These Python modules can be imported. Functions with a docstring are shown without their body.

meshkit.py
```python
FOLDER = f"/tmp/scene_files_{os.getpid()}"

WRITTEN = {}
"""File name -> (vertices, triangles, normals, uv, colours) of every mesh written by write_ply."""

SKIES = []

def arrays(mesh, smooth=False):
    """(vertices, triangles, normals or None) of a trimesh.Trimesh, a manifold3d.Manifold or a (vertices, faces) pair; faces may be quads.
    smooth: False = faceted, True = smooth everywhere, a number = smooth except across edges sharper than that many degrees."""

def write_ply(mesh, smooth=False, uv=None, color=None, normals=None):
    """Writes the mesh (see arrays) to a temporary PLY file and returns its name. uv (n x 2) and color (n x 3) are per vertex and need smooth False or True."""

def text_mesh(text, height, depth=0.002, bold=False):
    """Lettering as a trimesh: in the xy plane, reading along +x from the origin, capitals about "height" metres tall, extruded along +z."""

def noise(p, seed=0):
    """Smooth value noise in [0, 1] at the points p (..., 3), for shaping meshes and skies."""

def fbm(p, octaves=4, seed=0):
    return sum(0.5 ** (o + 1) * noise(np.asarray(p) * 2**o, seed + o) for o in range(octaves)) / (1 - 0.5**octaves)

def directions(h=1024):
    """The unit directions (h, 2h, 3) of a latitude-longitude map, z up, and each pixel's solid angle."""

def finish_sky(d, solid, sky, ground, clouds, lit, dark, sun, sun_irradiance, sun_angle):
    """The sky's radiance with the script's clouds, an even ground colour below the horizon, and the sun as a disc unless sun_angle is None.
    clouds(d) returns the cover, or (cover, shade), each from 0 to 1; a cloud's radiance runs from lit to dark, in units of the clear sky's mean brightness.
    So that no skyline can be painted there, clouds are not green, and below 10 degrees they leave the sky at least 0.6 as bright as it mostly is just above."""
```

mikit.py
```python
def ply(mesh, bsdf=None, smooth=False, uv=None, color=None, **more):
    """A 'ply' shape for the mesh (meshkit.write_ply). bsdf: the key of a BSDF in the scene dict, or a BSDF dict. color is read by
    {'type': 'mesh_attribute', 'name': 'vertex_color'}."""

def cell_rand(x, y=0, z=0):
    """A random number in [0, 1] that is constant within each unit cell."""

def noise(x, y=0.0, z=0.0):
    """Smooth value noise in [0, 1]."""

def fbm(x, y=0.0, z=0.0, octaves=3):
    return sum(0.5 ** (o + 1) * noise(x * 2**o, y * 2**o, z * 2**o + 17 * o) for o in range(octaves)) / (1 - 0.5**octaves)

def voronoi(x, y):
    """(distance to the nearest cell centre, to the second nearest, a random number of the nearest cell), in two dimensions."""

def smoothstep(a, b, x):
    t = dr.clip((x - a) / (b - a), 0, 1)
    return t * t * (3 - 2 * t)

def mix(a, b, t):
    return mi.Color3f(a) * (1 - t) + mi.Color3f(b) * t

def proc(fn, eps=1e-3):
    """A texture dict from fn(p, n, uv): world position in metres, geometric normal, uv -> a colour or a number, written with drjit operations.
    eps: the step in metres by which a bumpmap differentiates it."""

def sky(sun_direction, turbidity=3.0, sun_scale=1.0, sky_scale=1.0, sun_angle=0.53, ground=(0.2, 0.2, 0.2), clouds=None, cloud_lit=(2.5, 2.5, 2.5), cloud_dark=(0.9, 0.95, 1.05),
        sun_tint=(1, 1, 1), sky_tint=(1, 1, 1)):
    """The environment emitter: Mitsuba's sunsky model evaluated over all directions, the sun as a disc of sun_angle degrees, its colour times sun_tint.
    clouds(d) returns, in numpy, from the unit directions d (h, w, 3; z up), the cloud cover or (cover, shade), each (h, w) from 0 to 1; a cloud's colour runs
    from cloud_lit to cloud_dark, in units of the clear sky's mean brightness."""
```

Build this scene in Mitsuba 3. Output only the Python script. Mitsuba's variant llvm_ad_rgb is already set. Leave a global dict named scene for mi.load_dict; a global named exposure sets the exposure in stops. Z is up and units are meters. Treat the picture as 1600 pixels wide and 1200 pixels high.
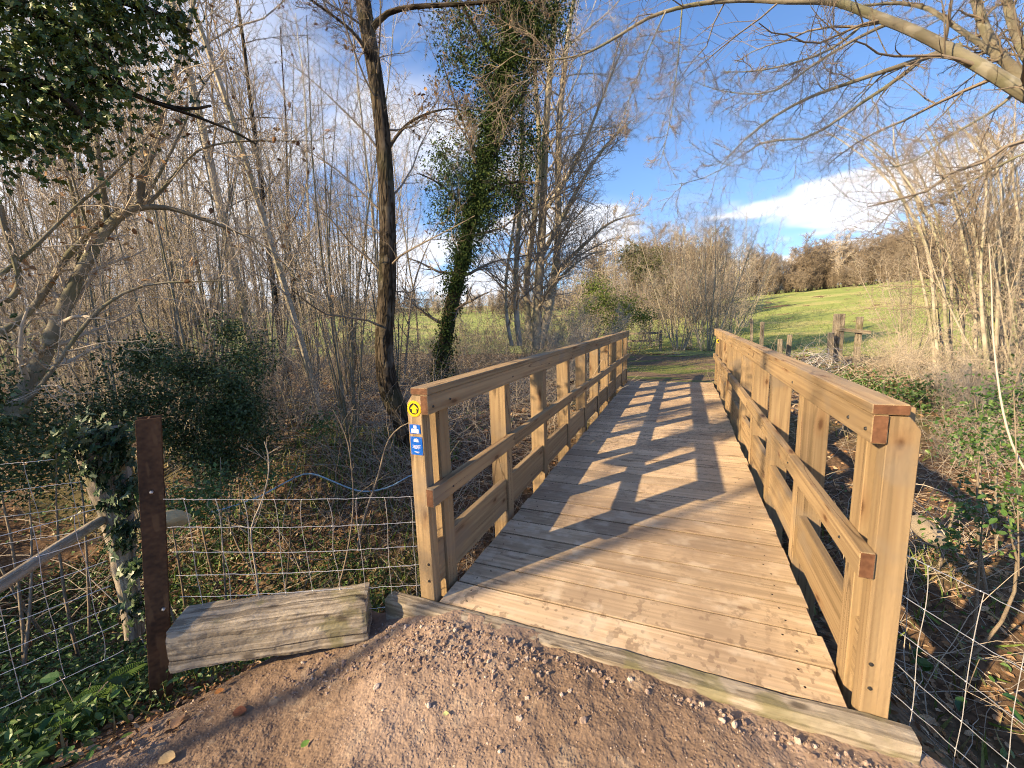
import math
import numpy as np, trimesh, mitsuba as mi, drjit as dr, mikit, meshkit
from mikit import proc, noise, fbm, voronoi, smoothstep, mix, cell_rand
T = mi.ScalarTransform4f
scene, labels = {}, {}

# ------------------------------------------------------------------ camera, sky, exposure
CAM = np.array([0.2955, -1.7530, 1.5213])
RIGHT = np.array([0.92439273, 0.37985901, -0.03471608])
UP = np.array([-0.02558821, 0.15256121, 0.98796271])
FWD = np.array([-0.38058287, 0.91237723, -0.15074638])
FPX = 648.2
scene['camera'] = {'type': 'perspective', 'fov': 101.97, 'fov_axis': 'x', 'near_clip': 0.05, 'far_clip': 3000.0,
                   'to_world': T().look_at(origin=CAM.tolist(), target=(CAM + FWD).tolist(), up=UP.tolist())}
SUN = np.array([-1.30, -1.72, 1.0])
SUN = SUN / np.linalg.norm(SUN)
FH = np.array([FWD[0], FWD[1], 0]) / np.hypot(FWD[0], FWD[1])
RH = np.array([FH[1], -FH[0], 0])


def clouds(d):
    el = np.degrees(np.arcsin(np.clip(d[..., 2], -1, 1)))
    az = np.degrees(np.arctan2(d @ RH, d @ FH))
    q = d / (np.maximum(d[..., 2:], 0) + 0.22)
    big = meshkit.fbm(q * 1.3 + 54.0, 5, 4)
    wisp = meshkit.fbm(q * np.array([2.0, 4.2, 2.0]) + 63.0, 5, 8)
    sm = lambda a, b, x: (lambda t: t * t * (3 - 2 * t))(np.clip((x - a) / (b - a), 0, 1))
    left = sm(2, -34, az) * sm(-178, -120, az)
    low = sm(17, 12, el)
    v = 0.6 * big + 0.4 * wisp
    c = sm(0.625 - 0.245 * left - 0.105 * low, 0.75 - 0.10 * left - 0.17 * low, v)
    c = np.maximum(c, 0.12 * sm(.52, .75, wisp))
    return np.clip(c, 0, 1) * 0.9, 0.6 * sm(.4, .75, big)


scene['sky'] = mikit.sky(SUN.tolist(), turbidity=2.6, sun_scale=1.0, sky_scale=0.86, ground=(0.14, 0.12, 0.08), clouds=clouds,
                         cloud_lit=(2.7, 2.7, 2.8), cloud_dark=(1.8, 1.85, 2.05), sun_tint=(1.0, 0.965, 0.91), sky_tint=(0.80, 0.94, 1.24))
exposure = 3.0


# ------------------------------------------------------------------ helpers
def at(px, py, d):
    """A point seen at (px, py) of the 1600 x 1200 photograph, d metres away over the ground."""
    r = FWD + RIGHT * (px - 800) / FPX + UP * (600 - py) / FPX
    return CAM + r * d / math.hypot(r[0], r[1])


def numbered(name):
    if name not in labels and name not in scene and not any(k.startswith(name + '__') for k in scene):
        return name
    i = 1
    while f'{name}_{i:03d}' in labels or f'{name}_{i:03d}' in scene:
        i += 1
    return f'{name}_{i:03d}'


COUNT = {}


def pkey(parent, name):
    k = f'{parent}__{name}'
    n = COUNT.get(k, 0)
    COUNT[k] = n + 1
    return k if n == 0 else f'{k}_{n:03d}'


def thing(name, label, cat, group=None, kind=None):
    key = numbered(name)
    labels[key] = {'label': label, 'category': cat}
    if group:
        labels[key]['group'] = group
    if kind:
        labels[key]['kind'] = kind
    return key


def part(parent, name, mesh, bsdf, smooth=False, uv=None, color=None, label=None, kind=None, **kw):
    k = pkey(parent, name)
    scene[k] = mikit.ply(mesh, bsdf, smooth=smooth, uv=uv, color=color, **kw)
    if label or kind:
        labels[k] = {}
        if label:
            labels[k]['label'] = label
        if kind:
            labels[k]['kind'] = kind
    return k


def whole(name, label, cat, mesh, bsdf, smooth=False, uv=None, color=None, group=None, kind=None):
    k = thing(name, label, cat, group, kind)
    scene[k] = mikit.ply(mesh, bsdf, smooth=smooth, uv=uv, color=color)
    return k


def structure(name, label, mesh, bsdf, smooth=False, uv=None, color=None):
    labels[name] = {'label': label, 'kind': 'structure'}
    scene[name] = mikit.ply(mesh, bsdf, smooth=smooth, uv=uv, color=color)


def unit(v):
    return v / np.maximum(np.linalg.norm(v, axis=-1, keepdims=True), 1e-9)


def cat(ms):
    ms = [m for m in ms if len(m[1])]
    off = np.cumsum([0] + [len(m[0]) for m in ms])
    out = [np.vstack([m[0] for m in ms]), np.vstack([m[1] + o for m, o in zip(ms, off)])]
    if len(ms[0]) > 2:
        out.append(np.vstack([m[2] for m in ms]))
    return tuple(out)


def tubes(P, R, sides=3, uv=False):
    """Tubes along the polylines P (n, k, 3) with radii R (n, k)."""
    P = np.asarray(P, float)
    R = np.asarray(R, float)
    n, k, _ = P.shape
    t = unit(np.gradient(P, axis=1))
    m = np.abs(unit(P[:, -1] - P[:, 0] + 1e-6))
    ref = np.eye(3)[np.argmin(m, axis=1)]
    a = unit(np.cross(t, ref[:, None, :]))
    b = np.cross(t, a)
    s = sides + (1 if uv else 0)
    ang = np.arange(s) * 2 * np.pi / sides
    V = P[:, :, None, :] + R[:, :, None, None] * (a[:, :, None, :] * np.cos(ang)[:, None] + b[:, :, None, :] * np.sin(ang)[:, None])
    idx = np.arange(n * k * s).reshape(n, k, s)
    j = np.arange(sides)
    j2 = (j + 1) if uv else (j + 1) % sides
    p00, p01, p10, p11 = idx[:, :-1, j], idx[:, :-1, j2], idx[:, 1:, j], idx[:, 1:, j2]
    F = np.concatenate([np.stack([p00, p01, p11], -1).reshape(-1, 3), np.stack([p00, p11, p10], -1).reshape(-1, 3)])
    V = V.reshape(-1, 3)
    if not uv:
        return V, F
    L = np.concatenate([np.zeros((n, 1)), np.cumsum(np.linalg.norm(np.diff(P, axis=1), axis=2), 1)], 1)
    U = np.stack(np.broadcast_arrays(ang[None, None, :] * np.maximum(R.mean(1), .004)[:, None, None] + np.arange(n)[:, None, None] * 3.7, L[:, :, None]), -1).reshape(-1, 2)
    return V, F, U


def spline(pts, k):
    """A smooth polyline of k points through pts (m, c)."""
    pts = np.asarray(pts, float)
    if len(pts) == 2:
        return pts[0] + (pts[1] - pts[0]) * np.linspace(0, 1, k)[:, None]
    from scipy.interpolate import PchipInterpolator, CubicSpline
    s = np.concatenate([[0], np.cumsum(np.maximum(np.linalg.norm(np.diff(pts[:, :3], axis=0), axis=1), 1e-6))])
    u = np.linspace(0, s[-1], k)
    out = PchipInterpolator(s, pts, axis=0)(u)
    if len(pts) > 2:
        out[:, :3] = 0.5 * out[:, :3] + 0.5 * CubicSpline(s, pts[:, :3], axis=0)(u)
    return out


def grow(rng, S, D, L, R0, R1, K, wob=0.15, up=0.0, bend=0.1):
    n = len(S)
    P = np.empty((n, K + 1, 3))
    P[:, 0] = S
    d = unit(D)
    bv = rng.normal(size=(n, 3)) * bend
    st = (np.asarray(L) / K)[:, None]
    for k in range(K):
        d = unit(d + rng.normal(size=(n, 3)) * wob + bv + np.array([0, 0, up]))
        P[:, k + 1] = P[:, k] + d * st
    t = np.linspace(0, 1, K + 1)
    R = np.asarray(R0)[:, None] + (np.asarray(R1) - np.asarray(R0))[:, None] * t ** 0.85
    return P, R


def spawn(rng, P, R, n, t0=0.2, t1=0.98, ang=(35, 60), lenf=0.5, radf=0.6, rmin=0.002, taper=0.55, upw=0.0):
    """n children on each of the polylines: start, direction, length, radius."""
    N, K, _ = P.shape
    Lp = np.linalg.norm(np.diff(P, axis=1), axis=2).sum(1)
    base = (np.arange(n) + rng.random((N, n))) / n
    t = (t0 + (t1 - t0) * base).ravel()
    pi = np.repeat(np.arange(N), n)
    x = t * (K - 1)
    i = np.minimum(x.astype(int), K - 2)
    f = (x - i)[:, None]
    S = P[pi, i] * (1 - f) + P[pi, i + 1] * f
    tan = unit(P[pi, i + 1] - P[pi, i])
    rad = R[pi, i] * (1 - f[:, 0]) + R[pi, i + 1] * f[:, 0]
    az = (np.arange(N * n) * 2.399 + rng.random(N * n) * 2.0)
    ref = np.where(np.abs(tan[:, 2:]) < 0.9, [[0, 0, 1.0]], [[1.0, 0, 0]])
    a = unit(np.cross(tan, ref))
    b = np.cross(tan, a)
    th = np.radians(rng.uniform(ang[0], ang[1], N * n))[:, None]
    D = np.cos(th) * tan + np.sin(th) * (a * np.cos(az)[:, None] + b * np.sin(az)[:, None]) + np.array([0, 0, upw])
    L = Lp[pi] * lenf * (1 - taper * t) * rng.uniform(0.6, 1.3, N * n)
    return S, unit(D), L, np.maximum(rad * radf, rmin)


LEAF = {
    'diamond': (np.array([[0, 0, 0], [.45, .3, .1], [1, 0, 0], [.45, -.3, .1]]), np.array([[0, 2, 1], [0, 3, 2]])),
    'oval': (np.array([[0, 0, 0], [.3, .26, .07], [.7, .24, .05], [1, 0, -.12], [.7, -.24, .05], [.3, -.26, .07], [.5, 0, -.04]]),
             np.array([[0, 6, 1], [1, 6, 2], [2, 6, 3], [3, 6, 4], [4, 6, 5], [5, 6, 0]])),
    'ivy': (np.array([[0, 0, 0], [-.1, .3, .03], [.12, .55, -.06], [.3, .3, .03], [.62, .42, -.05], [.6, .18, .03], [1, 0, -.1], [.6, -.18, .03], [.62, -.42, -.05], [.3, -.3, .03], [.12, -.55, -.06], [-.1, -.3, .03], [.3, 0, -.04]]),
            np.array([[i, 12, (i + 1) % 12] for i in range(12)])),
    'blade': (np.array([[0, .04, 0], [0, -.04, 0], [.5, .03, .0], [.5, -.03, .0], [1, 0, -.12]]), np.array([[0, 1, 3], [0, 3, 2], [2, 3, 4]])),
}


def leaves(rng, pos, size, cols, shape='diamond', nrm=None, spread=0.8, fwd=None, flat=0.0):
    """Leaves at pos (n, 3): nrm the way their faces look (n, 3), cols a palette (m, 3)."""
    v, f = LEAF[shape]
    n = len(pos)
    z = rng.normal(size=(n, 3)) * spread + (np.array([0, 0, 1.0]) if nrm is None else nrm)
    z = unit(z)
    x = rng.normal(size=(n, 3)) if fwd is None else fwd + rng.normal(size=(n, 3)) * 0.4
    x = unit(x - z * (x * z).sum(1, keepdims=True))
    y = np.cross(z, x)
    s = (size * rng.uniform(0.6, 1.25, n))[:, None, None]
    w = rng.uniform(0.75, 1.15, n)[:, None, None]
    c = rng.uniform(0.2, 2.2, n)[:, None, None]
    V = pos[:, None] + s * (x[:, None] * v[None, :, :1] + w * y[:, None] * v[None, :, 1:2] + c * z[:, None] * v[None, :, 2:])
    F = f[None] + (np.arange(n) * len(v))[:, None, None]
    cols = np.asarray(cols)
    C = cols[rng.integers(0, len(cols), n)] * rng.uniform(0.75, 1.2, (n, 1))
    return V.reshape(-1, 3), F.reshape(-1, 3), np.repeat(C, len(v), 0)


def ball(rng, n, c, r):
    """Points spread through an uneven ellipsoid, denser towards its outside."""
    u = unit(rng.normal(size=(n, 3)))
    rr = rng.random(n) ** 0.62
    lump = 0.2 + 1.55 * meshkit.fbm(u * 2.1 + np.asarray(c) * 3.1, 3, 5)
    return np.asarray(c) + u * (rr * lump)[:, None] * np.asarray(r), u


# ------------------------------------------------------------------ materials
def P2(color, rough=0.85, spec=0.25, **kw):
    return {'type': 'twosided', 'b': {'type': 'principled', 'base_color': color, 'roughness': rough, 'specular': spec, **kw}}


def rgb(*c):
    return {'type': 'rgb', 'value': list(c)}


VC = {'type': 'mesh_attribute', 'name': 'vertex_color'}


def bumped(inner, fn, scale=1.0, eps=1e-3):
    return {'type': 'twosided', 'b': {'type': 'bumpmap', 'map': proc(fn, eps), 'scale': scale, 'inner': inner}}


def wood_h(p, n, uv):
    u, v = uv.x, uv.y
    g = fbm(u * 1.3, v * 55, 3.0, 3)
    return 0.0016 * g + 0.0012 * noise(u * 60, v * 140, 1.0) * noise(u * 3, v * 9, 2.0)


def wood_c(p, n, uv):
    u, v = uv.x, uv.y
    end = u > 900.0
    warp = noise(u * 0.9, v * 4.0, 5.0) * 1.4
    ring = dr.power(0.5 + 0.5 * dr.sin(v * 150 + warp * 14), 3)
    g = fbm(u * 2.0, v * 85, 3.0, 3)
    streak = smoothstep(0.50, 0.72, fbm(u * 0.9, v * 52, 11.0, 3))
    d1, d2, w = voronoi(u * 2.1 + 0.6 * noise(u * 3, v * 9, 2.0), v * 7.0)
    knot = (1 - smoothstep(0.03, 0.13, d1)) * dr.select(w > 0.66, 1.0, 0.0)
    halo = (1 - smoothstep(0.10, 0.30, d1)) * dr.select(w > 0.66, 1.0, 0.0)
    c = mix((0.19, 0.130, 0.070), (0.365, 0.272, 0.160), 0.2 + 0.75 * (g - 0.15))
    c = c * (1 - 0.22 * ring * noise(u * .6, v * 8, 2.0)) * (1 - 0.2 * streak)
    c = c * (0.78 + 0.46 * noise(u * 0.45, v * 1.3, 8.0))
    c = mix(c, (0.20, 0.115, 0.055), 0.45 * halo)
    c = mix(c, (0.085, 0.042, 0.02), 0.85 * knot)
    check = smoothstep(0.045, 0.0, dr.abs(noise(u * 1.4, v * 24, 21.0) - 0.5)) * smoothstep(0.56, 0.68, noise(u * 1.6, v * 5, 23.0))
    c = mix(c, (0.07, 0.045, 0.028), 0.75 * check)
    c = mix(c, (0.20, 0.165, 0.125), 0.6 * smoothstep(0.54, 0.74, fbm(p.x * 5, p.y * 3.2, p.z * 5, 4)))
    e = mix((0.065, 0.03, 0.017), (0.20, 0.10, 0.055), fbm(u * 60, v * 60, 1.0, 3))
    return dr.select(end, e, c)


def deck_c(p, n, uv):
    u, v = uv.x, uv.y
    g = fbm(u * 1.8, v * 80, 3.0, 3)
    warp = noise(u * 0.8, v * 4.0, 5.0) * 1.7
    ring = dr.power(0.5 + 0.5 * dr.sin(v * 110 + warp * 13), 3)
    d1, d2, w = voronoi(u * 1.6 + 0.5 * noise(u * 3, v * 9, 2.0), v * 6.0)
    knot = (1 - smoothstep(0.04, 0.15, d1)) * dr.select(w > 0.68, 1.0, 0.0)
    c = mix((0.32, 0.235, 0.148), (0.65, 0.51, 0.345), 0.2 + 0.8 * (g - 0.15))
    c = c * (1 - 0.25 * ring * noise(u * .6, v * 8, 2.0))
    c = c * (0.66 + 0.66 * noise(u * 0.3, v * 0.9, 8.0))
    c = mix(c, (0.15, 0.09, 0.05), 0.8 * knot)
    check = smoothstep(0.04, 0.0, dr.abs(noise(u * 1.1, v * 20, 21.0) - 0.5)) * smoothstep(0.54, 0.68, noise(u * 1.3, v * 5, 23.0))
    c = mix(c, (0.10, 0.07, 0.045), 0.6 * check)
    dirt = smoothstep(0.44, 0.74, fbm(p.x * 2.1, p.y * 1.5, 0.0, 5))
    c = mix(c, (0.245, 0.18, 0.125), 0.55 * dirt)
    grit = smoothstep(0.58, 0.72, fbm(p.x * 34, p.y * 26, 2.0, 3)) * smoothstep(0.35, 0.65, fbm(p.x * 1.6, p.y * 1.2, 6.0, 3))
    c = mix(c, (0.20, 0.145, 0.10), 0.6 * grit)
    blot = smoothstep(0.62, 0.76, fbm(p.x * 19, p.y * 13, 4.0, 4)) * smoothstep(0.35, 0.6, noise(p.x * 1.2, p.y * 1.1, 3.0))
    c = mix(c, (0.15, 0.095, 0.06), 0.25 * blot)
    pale = smoothstep(0.50, 0.78, fbm(p.x * 9 + 9, p.y * 12, 7.0, 5)) * smoothstep(4.0, 0.0, p.y)
    c = mix(c, (0.66, 0.57, 0.435), 0.45 * pale)
    lip = smoothstep(0.010, 0.003, dr.abs(dr.abs(p.y / 0.2047 - dr.floor(p.y / 0.2047) - 0.5) - 0.5) * 0.2047)
    c = mix(c, (0.10, 0.07, 0.045), 0.75 * lip)
    e = mix((0.15, 0.10, 0.06), (0.27, 0.18, 0.11), fbm(u * 45, v * 45, 1.0, 2))
    return dr.select(u > 900.0, e, c)


def old_c(p, n, uv):
    u, v = uv.x, uv.y
    g = fbm(u * 2.2, v * 95, 3.0, 4)
    c = mix((0.175, 0.148, 0.112), (0.335, 0.295, 0.235), smoothstep(0.25, 0.75, g)) * (0.62 + 0.75 * fbm(p.x * 5, p.y * 5, p.z * 5, 4))
    c = mix(c, (0.42, 0.38, 0.31), 0.45 * smoothstep(0.58, 0.72, fbm(u * 14, v * 60, 8.0, 3)))
    moss = smoothstep(0.50, 0.68, fbm(p.x * 9, p.y * 9, p.z * 9, 4)) * smoothstep(0.35, 0.6, noise(p.x * 2.3, p.y * 2.3, p.z * 4))
    c = mix(c, (0.15, 0.145, 0.06), 0.6 * moss)
    k1, k2, kw = voronoi(u * 3.1, v * 7.0)
    c = mix(c, (0.06, 0.048, 0.036), 0.8 * (1 - smoothstep(0.05, 0.15, k1)) * dr.select(kw > 0.6, 1.0, 0.0))
    crack = smoothstep(0.03, 0.0, dr.abs(noise(u * 1.0, v * 13, 6.0) - 0.5)) * smoothstep(.42, .58, noise(u * 1.7, v * 3, 1.0))
    fine = smoothstep(0.05, 0.0, dr.abs(noise(u * 2.2, v * 45, 16.0) - 0.5)) * smoothstep(.45, .65, noise(u * 3, v * 9, 12.0))
    return mix(c, (0.035, 0.028, 0.022), dr.maximum(0.9 * crack, 0.5 * fine))


def old_h(p, n, uv):
    u, v = uv.x, uv.y
    crack = smoothstep(0.03, 0.0, dr.abs(noise(u * 1.0, v * 13, 6.0) - 0.5)) * smoothstep(.42, .58, noise(u * 1.7, v * 3, 1.0))
    return 0.003 * fbm(u * 4, v * 90, 3.0, 4) + 0.004 * fbm(u * 40, v * 60, 4.0, 3) - 0.008 * crack


def bark_h(p, n, uv):
    u, v = uv.x, uv.y
    r = dr.abs(fbm(u * 26, v * 4.5, 1.0, 3) - 0.5) * 2
    return 0.012 * smoothstep(0.0, 0.35, r) + 0.004 * fbm(u * 60, v * 50, 2.0, 2)


def bark_c(p, n, uv):
    u, v = uv.x, uv.y
    r = smoothstep(0.0, 0.4, dr.abs(fbm(u * 26, v * 4.5, 1.0, 3) - 0.5) * 2)
    c = mix((0.022, 0.018, 0.013), (0.085, 0.070, 0.052), r)
    c = mix(c, (0.075, 0.078, 0.042), 0.45 * smoothstep(0.5, 0.75, fbm(p.x * 3, p.y * 3, p.z * 2.2, 3)))
    return mix(c, (0.16, 0.15, 0.125), 0.35 * smoothstep(0.62, 0.75, fbm(u * 12, v * 9, 4.0, 3)))


def pale_c(p, n, uv):
    u, v = uv.x, uv.y
    c = mix((0.27, 0.245, 0.19), (0.50, 0.465, 0.385), fbm(u * 9, v * 5, 1.0, 3))
    c = mix(c, (0.19, 0.205, 0.10), 0.55 * smoothstep(0.45, 0.7, fbm(p.x * 2.5, p.y * 2.5, p.z * 1.6, 3)))
    band = smoothstep(0.70, 0.9, noise(u * 14, v * 30, 3.0))
    return mix(c, (0.10, 0.085, 0.065), 0.4 * band)


def limb_c(p, n, uv):
    c = mix((0.13, 0.115, 0.08), (0.29, 0.27, 0.21), fbm(uv.x * 14, uv.y * 7, 1.0, 4))
    c = mix(c, (0.12, 0.135, 0.065), 0.5 * smoothstep(0.45, 0.7, fbm(p.x * 4, p.y * 4, p.z * 4, 3)))
    return mix(c, (0.40, 0.39, 0.33), 0.4 * smoothstep(0.62, 0.74, fbm(uv.x * 20, uv.y * 12, 6.0, 3)))


def pale_h(p, n, uv):
    return 0.003 * fbm(uv.x * 30, uv.y * 22, 1.0, 3)


def twig_c(p, n, uv):
    return mix((0.155, 0.125, 0.092), (0.325, 0.275, 0.212), fbm(p.x * 1.7, p.y * 1.7, p.z * 1.7, 2))


def ptwig_c(p, n, uv):
    return mix((0.33, 0.285, 0.225), (0.56, 0.50, 0.41), fbm(p.x * 1.7, p.y * 1.7, p.z * 1.7, 2))


def soil_c(p, n, uv):
    a = fbm(p.x * 1.1, p.y * 1.1, 0.0, 4)
    d1, d2, w = voronoi(p.x * 22, p.y * 22)
    e1, e2, w2 = voronoi(p.x * 9 + 4, p.y * 9)
    c = mix((0.085, 0.055, 0.035), (0.20, 0.135, 0.085), 0.35 * a + 0.5 * w + 0.15 * w2)
    c = mix(c, (0.05, 0.034, 0.022), 0.6 * smoothstep(0.42, 0.6, d1))
    return mix(c, (0.10, 0.11, 0.045), 0.5 * smoothstep(0.52, 0.72, fbm(p.x * 0.8 + 5, p.y * 0.8, 3.0, 3)))


def soil_h(p, n, uv):
    d1, d2, w = voronoi(p.x * 22, p.y * 22)
    return 0.02 * fbm(p.x * 9, p.y * 9, p.z * 9, 4) + 0.008 * w * (1 - d1)


def gravel_c(p, n, uv):
    d1, d2, w = voronoi(p.x * 75, p.y * 75)
    e1, e2, w2 = voronoi(p.x * 31 + 7, p.y * 31)
    c = mix((0.195, 0.143, 0.112), (0.335, 0.257, 0.205), 0.35 * w + 0.2 * w2 + 0.45 * fbm(p.x * 5, p.y * 5, 0.0, 3))
    damp = smoothstep(0.42, 0.66, fbm(p.x * 1.4 + 2.1, p.y * 1.4 + 0.4, 1.0, 3))
    c = mix(c, c * mi.Color3f(0.62, 0.58, 0.52), 0.8 * damp)
    return mix(c, (0.46, 0.39, 0.30), 0.25 * smoothstep(0.62, 0.8, fbm(p.x * 13, p.y * 13, 5.0, 4)))


def gravel_h(p, n, uv):
    d1, d2, w = voronoi(p.x * 75, p.y * 75)
    e1, e2, w2 = voronoi(p.x * 160, p.y * 160)
    return 0.003 * w * smoothstep(0.55, 0.2, d1) + 0.002 * w2 + 0.010 * fbm(p.x * 40, p.y * 40, 1.0, 3)


def field_c(p, n, uv):
    a = fbm(p.x * 0.05, p.y * 0.05, 0.0, 3)
    b = fbm(p.x * 0.9, p.y * 0.5, 2.0, 5)
    c = mix((0.115, 0.155, 0.045), (0.235, 0.275, 0.095), 0.45 * a + 0.55 * b)
    return mix(c, (0.30, 0.28, 0.13), 0.6 * smoothstep(0.52, 0.7, fbm(p.x * 0.22, p.y * 0.35, 4.0, 4)))


def field_h(p, n, uv):
    return 0.30 * fbm(p.x * 1.3, p.y * 1.3, 0.0, 5)


def farpath_c(p, n, uv):
    g = smoothstep(0.42, 0.6, fbm(p.x * 0.9, p.y * 1.8, 0.0, 4))
    c = mix((0.10, 0.075, 0.055), (0.19, 0.145, 0.10), fbm(p.x * 9, p.y * 9, 0.0, 3))
    return mix(c, (0.115, 0.15, 0.045), 0.8 * g)


def rust_c(p, n, uv):
    a = fbm(p.x * 9, p.y * 9, p.z * 4, 4)
    b = fbm(p.x * 60, p.y * 60, p.z * 60, 2)
    c = mix((0.042, 0.024, 0.015), (0.12, 0.064, 0.033), smoothstep(.25, .75, 0.6 * a + 0.4 * b))
    return mix(c, (0.16, 0.09, 0.045), 0.6 * smoothstep(0.58, 0.7, fbm(p.x * 30, p.y * 30, p.z * 7, 3)))


def stone_tint(p, n, uv):
    return mix((0.2, 0.16, 0.14), (0.4, 0.33, 0.28), fbm(p.x * 30, p.y * 30, p.z * 30, 3))


prin = lambda fn, r=0.8, s=0.25: {'type': 'principled', 'base_color': proc(fn), 'roughness': r, 'specular': s}
scene['m_wood'] = bumped(prin(wood_c, 0.68), wood_h)
scene['m_deck'] = bumped(prin(deck_c, 0.72), wood_h)
scene['m_old'] = bumped(prin(old_c, 0.9), old_h, eps=2e-3)
scene['m_bark'] = bumped(prin(bark_c, 0.95, 0.1), bark_h, eps=3e-3)
scene['m_pale'] = bumped(prin(pale_c, 0.8), pale_h, eps=3e-3)
scene['m_limb'] = bumped(prin(limb_c, 0.85), pale_h, eps=3e-3)
scene['m_twig'] = P2(proc(twig_c), 0.75)
scene['m_ptwig'] = P2(proc(ptwig_c), 0.7)
scene['m_soil'] = bumped(prin(soil_c, 0.95, 0.1), soil_h, eps=4e-3)
scene['m_gravel'] = bumped(prin(gravel_c, 0.95, 0.12), gravel_h, eps=2e-3)
scene['m_field'] = bumped(prin(field_c, 0.9, 0.15), field_h, eps=2e-2)
scene['m_farpath'] = bumped(prin(farpath_c, 0.95, 0.1), soil_h, eps=5e-3)
scene['m_rust'] = P2(proc(rust_c), 0.8, 0.3)
scene['m_ivy'] = P2(VC, 0.42, 0.4)
scene['m_leaf'] = {'type': 'principledthin', 'base_color': VC, 'roughness': 0.6, 'diff_trans': 0.7, 'spec_trans': 0.0, 'eta': 1.35}
scene['m_dead'] = P2(VC, 0.8, 0.2)
scene['m_stone'] = P2(VC, 0.9, 0.2)
scene['m_wire'] = P2(rgb(0.62, 0.63, 0.65), 0.38, 0.6, metallic=0.55)
scene['m_iron'] = P2(rgb(0.05, 0.05, 0.05), 0.5, 0.5, metallic=0.6)
scene['m_zinc'] = P2(rgb(0.5, 0.5, 0.5), 0.45, 0.5, metallic=0.7)
scene['m_yellow'] = P2(rgb(0.74, 0.53, 0.015), 0.4)
scene['m_black'] = P2(rgb(0.02, 0.02, 0.02), 0.45)
scene['m_blue'] = P2(rgb(0.012, 0.11, 0.50), 0.35)
scene['m_white'] = P2(rgb(0.78, 0.79, 0.80), 0.45)
scene['m_pipe'] = P2(rgb(0.33, 0.50, 0.62), 0.4)
scene['m_cut'] = P2(proc(lambda p, n, uv: mix((0.36, 0.27, 0.15), (0.62, 0.53, 0.30), fbm(p.x * 14, p.y * 14, p.z * 14, 3))), 0.8)


# ------------------------------------------------------------------ ground
def sm(a, b, x):
    t = np.clip((x - a) / (b - a), 0, 1)
    return t * t * (3 - 2 * t)


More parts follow.
